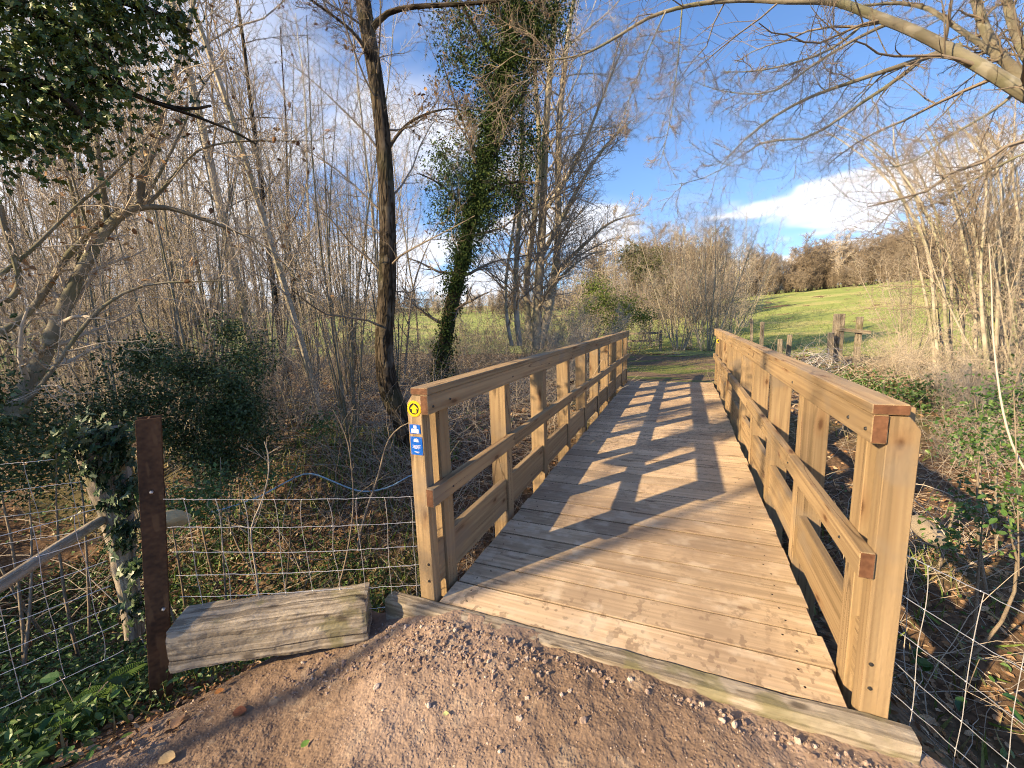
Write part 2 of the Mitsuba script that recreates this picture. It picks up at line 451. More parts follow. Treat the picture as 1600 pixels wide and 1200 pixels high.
def ground_z(x, y):
    x = np.asarray(x, float)
    y = np.asarray(y, float)
    p = np.stack([x, y, 0 * x], -1)
    z = -0.16 + 0 * x
    # near left side falls away from the path, the right side drops to the stream
    z = z - 0.20 * sm(-1.7, -3.4, x) * sm(3.0, 0.0, y) - 0.42 * sm(1.1, 1.7, x) * sm(2.6, 0.5, y)
    yc = 2.6 + 0.38 * np.clip(x, -6, 5) + 0.4 * np.sin(x * 0.55)
    w = 1.65 + 0.10 * np.clip(x + 2, 0, 8)
    g = np.exp(-((y - yc) / w) ** 2)
    z = z - 1.15 * g * sm(-16, -5, x) * (1 - 0.5 * sm(1.0, 2.0, x))
    z = z + 0.10 * (meshkit.fbm(p * 0.55, 4, 1) - 0.5) * sm(6, 9, np.hypot(x, y - 4)) * 2
    z = z + 0.22 * (meshkit.fbm(p * 0.9 + 7, 4, 2) - 0.5) * g
    # rising land beyond
    d = np.hypot(x + 2.0, y + 2.0)
    az = np.arctan2(x, y)
    hill = 3.2 + 3.4 * sm(-0.25, 0.75, az) * sm(2.4, 1.4, az)
    r = np.clip((d - 22) / 62, 0, 1)
    z = z + hill * (r * r * (2.2 - 1.2 * r)) * sm(-14, 4, y) + 5.0 * sm(82, 190, d) * sm(-14, 4, y)
    z = z + 1.2 * (meshkit.fbm(p * 0.03, 3, 6) - 0.5) * sm(25, 60, d)
    return z


def axis(lo, hi, near, step, grow_):
    out, v = [0.0], 0.0
    while v < hi:
        v += step if v < near[1] else step + (v - near[1]) * grow_
        out.append(v)
    neg, v = [], 0.0
    while v > lo:
        v -= step if v > near[0] else step + (near[0] - v) * grow_
        neg.append(v)
    return np.array(neg[::-1] + out)


def sheet(xs, ys, zf, keep=None):
    X, Y = np.meshgrid(xs, ys, indexing='ij')
    V = np.stack([X, Y, zf(X, Y)], -1).reshape(-1, 3)
    i = np.arange(len(V)).reshape(X.shape)
    F = np.concatenate([np.stack([i[:-1, :-1], i[1:, :-1], i[1:, 1:]], -1).reshape(-1, 3), np.stack([i[:-1, :-1], i[1:, 1:], i[:-1, 1:]], -1).reshape(-1, 3)])
    if keep is not None:
        k = keep(X, Y).reshape(-1)
        F = F[k[F].all(1)]
        used = np.unique(F)
        m = np.full(len(V), -1)
        m[used] = np.arange(len(used))
        V, F = V[used], m[F]
    return V, F


structure('ground', 'woodland floor of brown earth and leaf litter falling into a ditch under the bridge',
          sheet(axis(-420, 420, (-7, 6), 0.09, 0.06), axis(-160, 620, (-3, 9), 0.09, 0.06), ground_z), 'm_soil', smooth=True)


def path_edge(x, y):
    p = np.stack([x, y, 0 * x], -1)
    w = 0.25 * (meshkit.fbm(p * 1.6, 3, 3) - 0.5)
    left = -2.0 + 0.35 * sm(-0.8, -2.2, y) + 1.3 * w
    return np.minimum(x - left, 1.55 + w - x), p


def path_z(x, y):
    e, p = path_edge(x, y)
    z = -0.002 - 0.14 * sm(-0.75, -1.35, x) - 0.03 * sm(-1.3, -1.9, x) - 0.055 * sm(0.1, 1.0, x) - 0.08 * sm(-0.15, -0.9, y)
    z = z + 0.03 * np.exp(-((x + 0.5) / 0.45) ** 2 - ((y + 0.22) / 0.25) ** 2)
    z = z + 0.05 * (meshkit.fbm(p * 2.2, 4, 11) - 0.5) + 0.028 * (meshkit.fbm(p * 11, 4, 12) - 0.5) + 0.016 * (meshkit.fbm(p * 38, 3, 13) - 0.5)
    return z * sm(-.05, 0.5, e) + (ground_z(x, y) + 0.01) * (1 - sm(-.05, 0.5, e)) - 0.5 * sm(-0.02, -0.12, e)


structure('path', 'red brown gravel and earth path leading up to the bridge',
          sheet(np.arange(-2.5, 1.9, 0.0125), np.concatenate([np.arange(-6, -1.6, 0.08), np.arange(-1.6, -0.03, 0.0125)]), path_z, lambda x, y: path_edge(x, y)[0] > -0.1), 'm_gravel', smooth=True)


def field_keep(x, y):
    d = np.hypot(x + 2.0, y + 2.0)
    p = np.stack([x, y, 0 * x], -1)
    return (d > 19 + 3.0 * (meshkit.fbm(p * 0.15, 3, 3) - 0.5) + 4 * sm(-3, -20, x)) & (d < 300) & (y > 2)


structure('field', 'bright green grass field rising beyond the trees', sheet(np.arange(-220, 221, 1.3), np.arange(2, 240, 1.3), lambda x, y: ground_z(x, y) + 0.03, field_keep), 'm_field', smooth=True)


def fp_keep(x, y):
    return (np.abs(x - 0.2) < 3.2 + 0.5 * np.sin(y * 1.7)) & (y > 8.44) & (y < 17.5)


structure('far_path', 'muddy and grassy path beyond the far end of the bridge',
          sheet(np.arange(-4, 4.5, 0.12), np.arange(8.42, 18, 0.12), lambda x, y: ground_z(x, y) * sm(8.4, 11, y) + (1 - sm(8.4, 11, y)) * -0.05 + 0.02, fp_keep), 'm_farpath', smooth=True)


# ------------------------------------------------------------------ timber
def prism(poly, org, ex, ey, ez, length, c=0.003):
    """A convex polygon (in ex, ey) drawn out along ez, every edge chamfered by c."""
    poly = np.asarray(poly, float)
    m = len(poly)
    cor = []
    for i in range(m):
        a, b, d = poly[i - 1], poly[i], poly[(i + 1) % m]
        cor += [b + unit(a - b) * c, b + unit(d - b) * c]
    cor = np.array(cor)
    ctr = poly.mean(0)
    inner = ctr + (cor - ctr) * (1 - c / np.maximum(np.abs(cor - ctr).max(0), 1e-6))
    rings = [(inner, 0), (cor, c), (cor, length - c), (inner, length)]
    n = 2 * m
    V = np.concatenate([np.asarray(org) + q[:, :1] * ex + q[:, 1:] * ey + h * ez for q, h in rings])
    F = []
    for r in range(3):
        for i in range(n):
            j = (i + 1) % n
            F += [[r * n + i, r * n + j, (r + 1) * n + j], [r * n + i, (r + 1) * n + j, (r + 1) * n + i]]
    for i in range(1, n - 1):
        F += [[0, i + 1, i], [3 * n, 3 * n + i, 3 * n + i + 1]]
    F = np.array(F)
    if np.dot(np.cross(ex, ey), ez) < 0:
        F = F[:, ::-1]
    return V, F


GRAIN = [0]


def grained(V, F, g):
    """Faceted copy with uv in metres: u along the grain g, v across it; end grain has u > 1000."""
    GRAIN[0] += 1
    k = GRAIN[0]
    t = V[F]
    n = unit(np.cross(t[:, 1] - t[:, 0], t[:, 2] - t[:, 0]))
    g = np.asarray(g, float)
    end = np.abs(n @ g) > 0.8
    side = np.cross(n, g)
    ax = np.argmax(np.abs(n - (n @ g)[:, None] * g), 1)
    side = unit(side)
    off = np.array([(k * 7.31) % 97, (k * 3.77) % 53])
    u = t @ g + off[0]
    v = np.einsum('fij,fj->fi', t, side) + off[1] + ax[:, None] * 0.37
    h1 = unit(np.cross(g, [0.3, 0.8, 0.5]))
    h2 = np.cross(g, h1)
    u = np.where(end[:, None], 1000 + t @ h1, u)
    v = np.where(end[:, None], t @ h2, v)
    return (t.reshape(-1, 3), np.arange(3 * len(F)).reshape(-1, 3)), np.stack([u, v], -1).reshape(-1, 2)


X, Y, Z = np.eye(3)


def beam(parent, name, lo, hi, grain, bsdf='m_wood', c=0.003, label=None, rot=None):
    lo, hi = np.array(lo, float), np.array(hi, float)
    a = int(np.argmax(grain))
    b, d = (a + 1) % 3, (a + 2) % 3
    s = hi - lo
    E = np.eye(3)
    V, F = prism([[0, 0], [s[b], 0], [s[b], s[d]], [0, s[d]]], lo, E[b], E[d], E[a], s[a], c)
    if rot is not None:
        ctr = (lo + hi) / 2
        V = (V - ctr) @ rot.T + ctr
    m, uv = grained(V, F, np.asarray(grain, float))
    return part(parent, name, m, bsdf, uv=uv, label=label)


def bolt(parent, c, nrm, r=0.008, name='bolt', bsdf='m_iron', h=0.005):
    nrm = unit(np.asarray(nrm, float))
    a = unit(np.cross(nrm, [0.31, 0.5, 0.8]))
    b = np.cross(nrm, a)
    an = np.arange(8) * np.pi / 4
    ring = r * (np.cos(an)[:, None] * a + np.sin(an)[:, None] * b)
    V = np.vstack([np.asarray(c) + ring, np.asarray(c) + ring * 0.75 + nrm * h, [np.asarray(c) + nrm * h * 1.2]])
    F = [[i, (i + 1) % 8, 8 + (i + 1) % 8] for i in range(8)] + [[i, 8 + (i + 1) % 8, 8 + i] for i in range(8)] + [[8 + i, 8 + (i + 1) % 8, 16] for i in range(8)]
    return part(parent, name, (V, np.array(F)), bsdf)


rng = np.random.default_rng(5)
B = thing('footbridge', 'new timber footbridge with plank deck and post and rail sides', 'footbridge')
LEN = 8.41
nplank = 41
for i in range(nplank):
    y0, y1 = i * 0.2047 + 0.004, (i + 1) * 0.2047 - 0.004
    j = rng.normal(size=4)
    k = beam(B, 'plank', (-0.917 + 0.006 * j[0], y0, -0.05 + 0.0012 * j[2]), (0.925 + 0.006 * j[1], y1, 0.0012 * j[2]), X, 'm_deck', 0.0035)
    if i < 12:
        for sx in (-0.80, 0.80):
            for fy in (0.28, 0.74):
                bolt(k, (sx + 0.02 * rng.normal(), y0 + fy * 0.2, 0.0012 * j[2] + 0.0003), Z, 0.0055, 'screw', 'm_black', 0.001)
for x0 in (-0.72, -0.06, 0.6):
    beam(B, 'bearer', (x0, 0.02, -0.33), (x0 + 0.12, LEN - 0.02, -0.056), Y)
FR = [0.157 + 0.92 * k for k in range(9)]
for s in (-1, 1):
    sx = lambda a, b: (min(s * a, s * b), max(s * a, s * b))

    def bx(name, xa, xb, ya, yb, za, zb, g, **kw):
        x0, x1 = sx(xa, xb)
        return beam(B, name, (x0, ya, za), (x1, yb, zb), g, **kw)

    for ya in (0.0, LEN - 0.07):
        z0 = -0.45
        poly = [[0.945, z0], [1.036, z0], [1.036, 1.112], [1.000, 1.160], [0.945, 1.160]]
        if s < 0:
            V, F = prism([[-a, b] for a, b in poly], (0, ya, 0), X, Z, Y, 0.07)
        else:
            V, F = prism(poly, (0, ya, 0), X, Z, Y, 0.07)
        m, uv = grained(V, F, Z)
        ep = part(B, 'end_post', m, 'm_wood', uv=uv)
        if ya == 0:
            for zz, xx in ((0.115, 0.972), (0.215, 0.968)):
                bolt(ep, (s * xx, -0.0005, zz), -Y, 0.008)
    for k, y0 in enumerate(FR):
        zt = 1.1605
        bx('post', 0.946, 1.08, y0, y0 + 0.1, -0.40, zt, Z)
        if k < 8:
            bx('kick_board', 0.962, 1.005, y0 + 0.102, FR[k + 1] - 0.002, 0.045 + 0.004 * rng.normal(), 0.300 + 0.003 * rng.normal(), Y)
    bx('kick_board', 0.962, 1.005, 0.072, FR[0] - 0.002, 0.05, 0.30, Y)
    bx('kick_board', 0.962, 1.005, FR[-1] + 0.102, LEN - 0.072, 0.05, 0.30, Y)
    j1 = [-0.012, 2.95 + 0.92 * (s > 0), 5.7, LEN + 0.01]
    for a, b in zip(j1[:-1], j1[1:]):
        r = bx('top_rail', 0.898, 0.9435, a + 0.001, b - 0.001, 1.060, 1.1615, Y)
        ys = [y0 + 0.05 for y0 in FR if a < y0 + 0.05 < b] + ([0.035] if a < 0 else [])
        for yy in ys:
            bolt(r, (s * 0.8978, yy, 1.095 + 0.02 * rng.random()), (-s, 0, 0), 0.0075)
    j2 = [-0.014, 2.3 - 0.4 * (s > 0), 4.6, 6.9, LEN + 0.012]
    for a, b in zip(j2[:-1], j2[1:]):
        bx('cap_rail', 0.894, 0.997, a + 0.001, b - 0.001, 1.1632, 1.2, Y)
    j3 = [-0.016, FR[1] + 0.05, FR[3] + 0.05, FR[5] + 0.05, FR[7] + 0.05, LEN + 0.01]
    for a, b in zip(j3[:-1], j3[1:]):
        r = bx('middle_rail', 0.898, 0.9445, a + 0.001, b - 0.001, 0.560, 0.660, Y)
        for yy in [y0 + 0.05 for y0 in FR if a < y0 + 0.03 < b]:
            bolt(r, (s * 0.8978, yy - 0.02, 0.60 + 0.02 * rng.random()), (-s, 0, 0), 0.006)


def rough_timber(name, label, category, ctr, size, rz, seed, amp=0.012, tilt=0.0, roll=0.0):
    """A worn sleeper: a subdivided block with rounded, eaten corners."""
    nx, ny, nz = [max(2, int(s / 0.022)) for s in size]
    m = trimesh.creation.box(extents=[1, 1, 1])
    b = []
    for axis_ in range(3):
        for side in (-0.5, 0.5):
            n = [nx, ny, nz]
            a1, a2 = [a for a in range(3) if a != axis_]
            U, W = np.meshgrid(np.linspace(-.5, .5, n[a1] + 1), np.linspace(-.5, .5, n[a2] + 1), indexing='ij')
            v = np.zeros(U.shape + (3,))
            v[..., axis_] = side
            v[..., a1], v[..., a2] = U, W
            i = np.arange(U.size).reshape(U.shape)
            f = np.concatenate([np.stack([i[:-1, :-1], i[1:, :-1], i[1:, 1:]], -1).reshape(-1, 3), np.stack([i[:-1, :-1], i[1:, 1:], i[:-1, 1:]], -1).reshape(-1, 3)])
            if (side > 0) == (axis_ == 1):
                f = f[:, ::-1]
            b.append((v.reshape(-1, 3), f))
    V, F = cat(b)
    V = V * np.asarray(size)
    half = np.asarray(size) / 2
    rr = 0.011
    core = np.clip(V, -(half - rr), half - rr)
    dlt = V - core
    V = core + unit(dlt) * np.minimum(np.linalg.norm(dlt, axis=1, keepdims=True), rr) + 0.0
    nrm = unit(V / half ** 1.0 * np.abs(V / half) ** 6 + 1e-9)
    h = (meshkit.fbm(V * np.array([4, 22, 22]) + seed, 4, seed) - 0.5) * 2
    e = (meshkit.fbm(V * 9 + seed, 3, seed + 3) - 0.5) * 2
    V = V + nrm * (amp * h + amp * 0.8 * e)[:, None]
    tm = trimesh.Trimesh(V, F, process=False)
    tm.merge_vertices(digits_vertex=5)
    R = trimesh.transformations.euler_matrix(roll, tilt, rz)[:3, :3]
    Vn, Fn = np.array(tm.vertices), np.array(tm.faces)
    tri = Vn[Fn]
    nn = np.cross(tri[:, 1] - tri[:, 0], tri[:, 2] - tri[:, 0])
    Vf = tri.reshape(-1, 3)
    ends = np.abs(unit(nn)[:, 0]) > 0.8
    across = np.where(np.abs(unit(nn)[:, 1:2]) > 0.7, tri[:, :, 2], tri[:, :, 1] + 0.5)
    along = tri[:, :, 0]
    uv = np.stack([np.where(ends[:, None], tri[:, :, 1] * 8, along), np.where(ends[:, None], tri[:, :, 2], across)], -1).reshape(-1, 2) + seed
    sm_n = trimesh.Trimesh(Vn, Fn, process=False)
    return whole(name, label, category, (Vf @ R.T + np.asarray(ctr), np.arange(len(Vf)).reshape(-1, 3)), 'm_old', uv=uv)


rough_timber('timber_sleeper', 'long worn grey timber sleeper set along the near end of the deck', 'timber', (-0.06, -0.050, -0.100), (2.32, 0.085, 0.225), 0.0, 3, 0.006)
rough_timber('timber_block', 'short thick weathered timber block lying beside the rusty post', 'timber', (-1.645, -0.42, -0.015), (0.92, 0.20, 0.225), math.radians(34), 8, 0.012, tilt=0.02)


# ------------------------------------------------------------------ signs
def disc_sign(c, r):
    d = thing('waymark_disc', 'yellow and black round waymark disc with an arrow on the near left end post', 'waymark sign')
    an = np.arange(40) * 2 * np.pi / 40
    prof = [(0, 0), (r, 0), (r, 0.002), (r - 0.001, 0.003), (0, 0.003)]
    lathe = trimesh.creation.revolve(np.array(prof), sections=40)
    to = lambda m: (np.array(m.vertices) @ np.array([X, Z, -Y]) + c, np.array(m.faces))
    part(d, 'plate', to(lathe), 'm_yellow')
    import shapely
    o = shapely.Point(0, 0)
    ring = o.buffer(r * 0.74).difference(o.buffer(r * 0.70))
    arrow = shapely.Polygon([(-.30 * r, -.52 * r), (.34 * r, -.52 * r), (.34 * r, .0), (.62 * r, .0), (.02 * r, .58 * r), (-.60 * r, .0), (-.30 * r, .0)])
    blk = o.buffer(r * 0.70).difference(arrow.buffer(0.0))
    lines = [o.buffer(r * 0.92).difference(o.buffer(r * 0.89)), blk]
    for g in lines:
        mm = trimesh.creation.extrude_polygon(g, 0.0006, engine='earcut')
        mm.apply_translation([0, 0, 0.0029])
        part(d, 'emblem', to(mm), 'm_black')


disc_sign(np.array([-0.990, -0.0005, 1.087]), 0.043)


def plaque(name, label, x0, x1, z0, z1, boxes, texts):
    d = thing(name, label, 'plaque')
    V, F = prism([[x0, z0], [x1, z0], [x1, z1], [x0, z1]], (0, -0.0035, 0), X, Z, Y, 0.003, 0.0006)
    part(d, 'plate', (V, F), 'm_blue')
    w, h = x1 - x0, z1 - z0
    for (a, b, c, e) in boxes:
        V, F = prism([[x0 + a * w, z0 + b * h], [x0 + c * w, z0 + b * h], [x0 + c * w, z0 + e * h], [x0 + a * w, z0 + e * h]], (0, -0.0043, 0), X, Z, Y, 0.0015, 0.0002)
        part(d, 'panel', (V, F), 'm_white')
    rg = np.random.default_rng(3)
    ms = []
    for (cy, half, th) in texts:
        x = 0.5 - half
        while x < 0.5 + half:
            l = rg.uniform(0.03, 0.085)
            ms.append(prism([[x0 + x * w, z0 + (cy - th) * h], [x0 + min(x + l, .5 + half) * w, z0 + (cy - th) * h], [x0 + min(x + l, .5 + half) * w, z0 + (cy + th) * h], [x0 + x * w, z0 + (cy + th) * h]], (0, -0.0040, 0), X, Z, Y, 0.0012, 0.0001))
            x += l + 0.022
    part(d, 'lettering', cat(ms), 'm_white')
    for (a, b) in ((.07, .08), (.93, .08), (.07, .92), (.93, .92)):
        bolt(d, (x0 + a * w, -0.0034, z0 + b * h), -Y, 0.0022, 'rivet', 'm_zinc', 0.001)


plaque('information_plaque', 'small blue plaque with a white panel just below the yellow disc', -1.0265, -0.9600, 0.9535, 1.0030, [(.36, .62, .66, .9), (.16, .08, .84, .52)], [(.57, .2, .02)])
plaque('information_plaque', 'taller blue plaque with lines of small white text, lower of the two', -1.0265, -0.9530, 0.8390, 0.9370, [(.30, .72, .68, .86)],
       [(.91, .12, .008), (.53, .36, .014), (.47, .30, .014), (.41, .33, .014), (.35, .2, .014), (.17, .22, .012), (.12, .12, .012)])
dd = thing('waymark_disc', 'small yellow waymark disc on the far right end post', 'waymark sign')
an = np.arange(24) * 2 * np.pi / 24
lt = trimesh.creation.revolve(np.array([(0, 0), (0.045, 0), (0.045, 0.003), (0, 0.003)]), sections=24)
part(dd, 'plate', (np.array(lt.vertices) @ np.array([X, Z, -Y]) + np.array([0.993, LEN - 0.0705, 0.93]), np.array(lt.faces)), 'm_yellow')
lt = trimesh.creation.revolve(np.array([(0, 0), (0.028, 0), (0.028, 0.001), (0, 0.001)]), sections=24)
part(dd, 'emblem', (np.array(lt.vertices) @ np.array([X, Z, -Y]) + np.array([0.993, LEN - 0.0737, 0.93]), np.array(lt.faces)), 'm_black')


# ------------------------------------------------------------------ rusty steel post, wire fences
def steel_post():
    d = thing('steel_post', 'rusty brown steel section post standing by the timber block', 'post')
    base = np.array([-2.235, -0.70, -0.42])
    ht, w, dp, t = 1.53, 0.094, 0.10, 0.007
    prof = [[-w / 2, 0], [w / 2, 0], [w / 2, t], [t / 2, t], [t / 2, dp - t], [w / 2, dp - t], [w / 2, dp], [-w / 2, dp], [-w / 2, dp - t], [-t / 2, dp - t], [-t / 2, t], [-w / 2, t]]
    import shapely
    m = trimesh.creation.extrude_polygon(shapely.Polygon(prof).buffer(-0.001).buffer(0.001), ht, engine='earcut')
    R = trimesh.transformations.euler_matrix(-0.015, 0.02, math.radians(60))[:3, :3]
    V = np.array(m.vertices) @ R.T
    V = V + base + V[:, 2:] * np.array([0.085, 0.035, 0])
    part(d, 'section', (V, np.array(m.faces)), 'm_rust')
    for (a, z) in ((0.0, 1.16), (0.025, 0.52)):
        c = np.array([a, -0.001, z]) @ R.T
        c = c + base + c[2] * np.array([0.085, 0.035, 0])
        bolt(d, c, np.array([0, -1, 0]) @ R.T, 0.009, 'bolt', 'm_zinc', 0.012)
    return base, R


steel_post()


def wire_fence(label, A, Bp, zl, zr, n, seed, sag=0.006, r=0.0017, first=0.05, zfun=None):
    """Stock netting between A and Bp (x, y): horizontal wires at heights zl at A and zr at Bp, n upright wires."""
    rg = np.random.default_rng(seed)
    d = thing('wire_fence', label, 'wire fence')
    A, Bp = np.array(A, float), np.array(Bp, float)
    K = 3 * n + 1
    t = np.linspace(0, 1, K)
    nodes = np.linspace(first, 1 - first * 0.4, n)
    H = []
    for a, b in zip(zl, zr):
        z = a + (b - a) * t + sag * np.cumsum(rg.normal(size=K)) * 0.18 * np.sin(np.pi * t) - 0.012 * np.sin(np.pi * t) + 0.0010 * rg.normal(size=K)
        xy = A + (Bp - A) * t[:, None] + 0.002 * rg.normal(size=(K, 2))
        pl = np.column_stack([xy, z])
        H.append(pl)
        part(d, 'strand', tubes(pl[None], np.full((1, K), r), 5), 'm_wire', smooth=True)
    for q in nodes:
        pts = []
        dx = 0.006 * rg.normal()
        for pl in H:
            qq = np.clip(q + dx / 1.5 + 0.0035 * rg.normal(), 0, 1)
            p = np.array([np.interp(qq, t, pl[:, i]) for i in range(3)])
            pts.append(p)
        pts = spline(pts, len(pts) * 3)
        part(d, 'stay', tubes(pts[None], np.full((1, len(pts)), r * 0.95), 5), 'm_wire', smooth=True)
        kn = []
        for pl in H:
            i = np.argmin(np.linalg.norm(pl[:, :2] - pts[0, :2], axis=1))
            p = np.array([np.interp(q, t, pl[:, j]) for j in range(3)])
            kn.append(p)
        ic = trimesh.creation.icosphere(subdivisions=1, radius=r * 1.9)
        part(d, 'knot', kind='stuff', mesh=cat([(np.array(ic.vertices) + k, np.array(ic.faces)) for k in kn]), bsdf='m_wire', smooth=True)


wire_fence('wire netting between the rusty post and the left end post of the bridge', (-2.085, -0.615), (-1.04, 0.03), [0.703, 0.554, 0.419, 0.288, 0.166, 0.04], [0.588, 0.437, 0.297, 0.182, 0.058, -0.06], 9, 1, first=0.08)
wire_fence('wire netting running from the rusty post towards the lower left corner', (-2.285, -0.79), (-2.66, -1.75), [0.70, 0.56, 0.43, 0.30, 0.19, 0.09, -0.06], [0.68, 0.54, 0.41, 0.28, 0.17, 0.07, -0.08], 8, 2, first=0.07)
wire_fence('wire netting sloping down to the right of the right end post', (1.04, 0.03), (1.958, 0.276), [0.653, 0.497, 0.355, 0.225, 0.10, -0.02], [0.19, -0.09, -0.36, -0.62, -0.74, -0.86], 6, 4, first=0.085)
wire_fence('older wire netting behind the ivy covered post', (-3.08, -0.42), (-4.2, -1.35), [0.78, 0.62, 0.46, 0.30], [0.80, 0.63, 0.47, 0.30], 7, 6, first=0.12)

# ------------------------------------------------------------------ trees
SG = {}


def tree_levels(rng, P0, R0, spec):
    """The levels of branches on the limbs P0 (n, k, 3); spec: one dict per level."""
    out = []
    P, R = P0, R0
    for s in spec:
        S, D, L, r = spawn(rng, P, R, s['n'], s.get('t0', .2), s.get('t1', .98), s.get('ang', (30, 60)), s.get('len', .5), s.get('rad', .6), s.get('rmin', .003), s.get('taper', .5), s.get('upw', 0))
        if s.get('lmax'):
            L = np.minimum(L, s['lmax'])
        P, R = grow(rng, S, D, L, r, np.maximum(r * s.get('tip', .3), s.get('rmin', .003) * .7), s.get('K', 5), s.get('wob', .14), s.get('up', .04), s.get('bend', .05))
        out.append((P, R))
    return out


def limb(pts, k=14, rs=1.0):
    """One limb from [(px, py, d, radius), ...]."""
    q = np.array([[*at(a, b, d), r * rs] for a, b, d, r in pts])
    s = spline(q, k)
    return s[None, :, :3], s[None, :, 3]


def wlimb(pts, k=14):
    s = spline(np.array(pts, float), k)
    return s[None, :, :3], s[None, :, 3]


def add_tree(name, label, catg, limbs, spec, bark='m_bark', twig='m_twig', seed=1, group=None, sides=10, grow_from=None, twig_sides=3, leaf=None, jitter=0.0):
    """limbs[0] is the trunk, the others its large branches."""
    rg = np.random.default_rng(seed)
    d = thing(name, label, catg, group)
    for i, (P, R) in enumerate(limbs):
        if jitter:
            t = np.linspace(0, 1, P.shape[1])
            P += jitter * np.sin(np.pi * t)[None, :, None] * np.cumsum(rg.normal(size=P.shape), 1) * .3
        V, F, U = tubes(P, R, sides if i == 0 else 7, uv=True)
        part(d, 'trunk' if i == 0 else 'branch', (V, F), bark, smooth=True, uv=U)
    allm = []
    for P, R in (limbs if grow_from is None else [limbs[i] for i in grow_from]):
        lv = tree_levels(rg, P, R, spec)
        for k, (p, r) in enumerate(lv):
            allm.append(tubes(p, r, 5 if (k == 0 and len(spec) > 2) else twig_sides))
        if leaf:
            p = lv[-1][0]
            n = leaf['n']
            ids = rg.integers(0, p.shape[0], n)
            kk = rg.integers(1, p.shape[1], n)
            leaf.setdefault('pos', []).append(p[ids, kk])
    part(d, 'crown', cat(allm), twig, smooth=True)
    if leaf:
        pos = np.vstack(leaf['pos'])
        V, F, C = leaves(rg, pos, leaf['size'], leaf['cols'], leaf.get('shape', 'diamond'), spread=1.5)
        part(d, 'foliage', (V, F), leaf.get('bsdf', 'm_dead'), color=C)
    return d


IVYCOL = [(0.04, 0.075, 0.016), (0.055, 0.10, 0.02), (0.08, 0.13, 0.028), (0.12, 0.18, 0.04), (0.045, 0.075, 0.025)]
DEADCOL = [(0.25, 0.14, 0.07), (0.35, 0.225, 0.125), (0.17, 0.095, 0.05), (0.44, 0.33, 0.21), (0.29, 0.19, 0.115)]

# dark trunk to the left of the bridge
tr = limb(rs=.66, pts=[(646, 735, 6.2, .27), (634, 670, 6.2, .235), (606, 600, 6.2, .215), (600, 540, 6.2, .19), (604, 470, 6.2, .185), (606, 380, 6.2, .17), (601, 250, 6.2, .155), (588, 130, 6.25, .145), (570, 20, 6.3, .145), (556, -90, 6.3, .13), (548, -260, 6.4, .09)], k=40)
bs = [limb(rs=.66, pts=[(575, 55, 6.3, .07), (612, 18, 6.1, .05), (690, 8, 5.9, .04), (770, 2, 5.8, .03), (850, -15, 5.7, .015)]),
      limb(rs=.66, pts=[(590, 150, 6.25, .04), (560, 60, 6.1, .03), (500, 10, 5.9, .02), (430, -40, 5.8, .012)]),
      limb(rs=.66, pts=[(604, 240, 6.2, .035), (650, 185, 6.0, .025), (700, 170, 5.8, .015), (740, 180, 5.7, .008)]),
      limb(rs=.66, pts=[(560, -60, 6.3, .08), (500, -150, 6.1, .05), (420, -210, 6.0, .03)]),
      limb(rs=.66, pts=[(566, 0, 6.3, .06), (640, -110, 6.2, .05), (720, -200, 6.1, .03)])]
add_tree('dark_tree', 'dark ridged tree trunk curving up just left of the bridge', 'tree', [tr] + bs,
         [dict(n=22, t0=.22, len=.35, ang=(40, 80), lmax=1.6, rad=.15, rmin=.0045), dict(n=9, t0=.15, len=.5, ang=(30, 65), rmin=.0028), dict(n=6, len=.5, rmin=.002)], seed=3,
         leaf=dict(n=60, size=.06, cols=DEADCOL, shape='oval'))

# ivy tree behind it
tr = limb(rs=.7, pts=[(686, 610, 11.5, .33), (692, 560, 11.5, .28), (703, 490, 11.5, .26), (722, 410, 11.5, .24), (742, 320, 11.5, .22), (768, 210, 11.5, .2), (788, 110, 11.6, .18), (800, 10, 11.7, .15), (806, -120, 11.8, .1)], k=30)
bs = [limb(rs=.7, pts=[(790, 110, 11.6, .09), (740, 40, 11.3, .06), (700, -40, 11.2, .03)]), limb(rs=.7, pts=[(795, 60, 11.6, .09), (850, 0, 11.3, .06), (900, -70, 11, .03)]),
      limb(rs=.7, pts=[(745, 310, 11.5, .07), (800, 285, 11.1, .05), (845, 290, 10.8, .02)]), limb(rs=.7, pts=[(735, 350, 11.5, .06), (690, 290, 11.2, .04), (650, 270, 11, .015)]),
      limb(rs=.7, pts=[(757, 260, 11.5, .05), (715, 170, 11.2, .035), (690, 90, 11.0, .015)]), limb(rs=.7, pts=[(762, 230, 11.5, .05), (815, 150, 11.2, .035), (850, 90, 11.0, .015)])]
d = add_tree('ivy_tree', 'leaning tree clothed in dark green ivy beyond the left handrail', 'tree', [tr] + bs,
             [dict(n=16, t0=.1, len=.22, ang=(45, 85), lmax=1.7, rad=.3, rmin=.006), dict(n=8, len=.5, rmin=.004), dict(n=5, len=.5, rmin=.003)], seed=4)
rg = np.random.default_rng(14)
cl = []
trunkline = limb([(688, 600, 11.4, 1), (703, 490, 11.4, 1), (722, 410, 11.4, 1), (742, 320, 11.4, 1), (768, 210, 11.4, 1), (788, 110, 11.4, 1), (800, 10, 11.4, 1), (806, -100, 11.4, 1)], 46)[0][0]
for i, c in enumerate(trunkline):
    rr = rg.uniform(.26, .42) * (1.0 if i > 8 else .75)
    p, u = ball(rg, 330, c + rg.normal(size=3) * .06, (rr, rr, rr))
    cl.append(leaves(rg, p, .07, [(0.026, 0.05, 0.012), (0.04, 0.075, 0.017), (0.065, 0.105, 0.025)], 'diamond', nrm=u * .6 + np.array([0, 0, .4]), spread=.7))
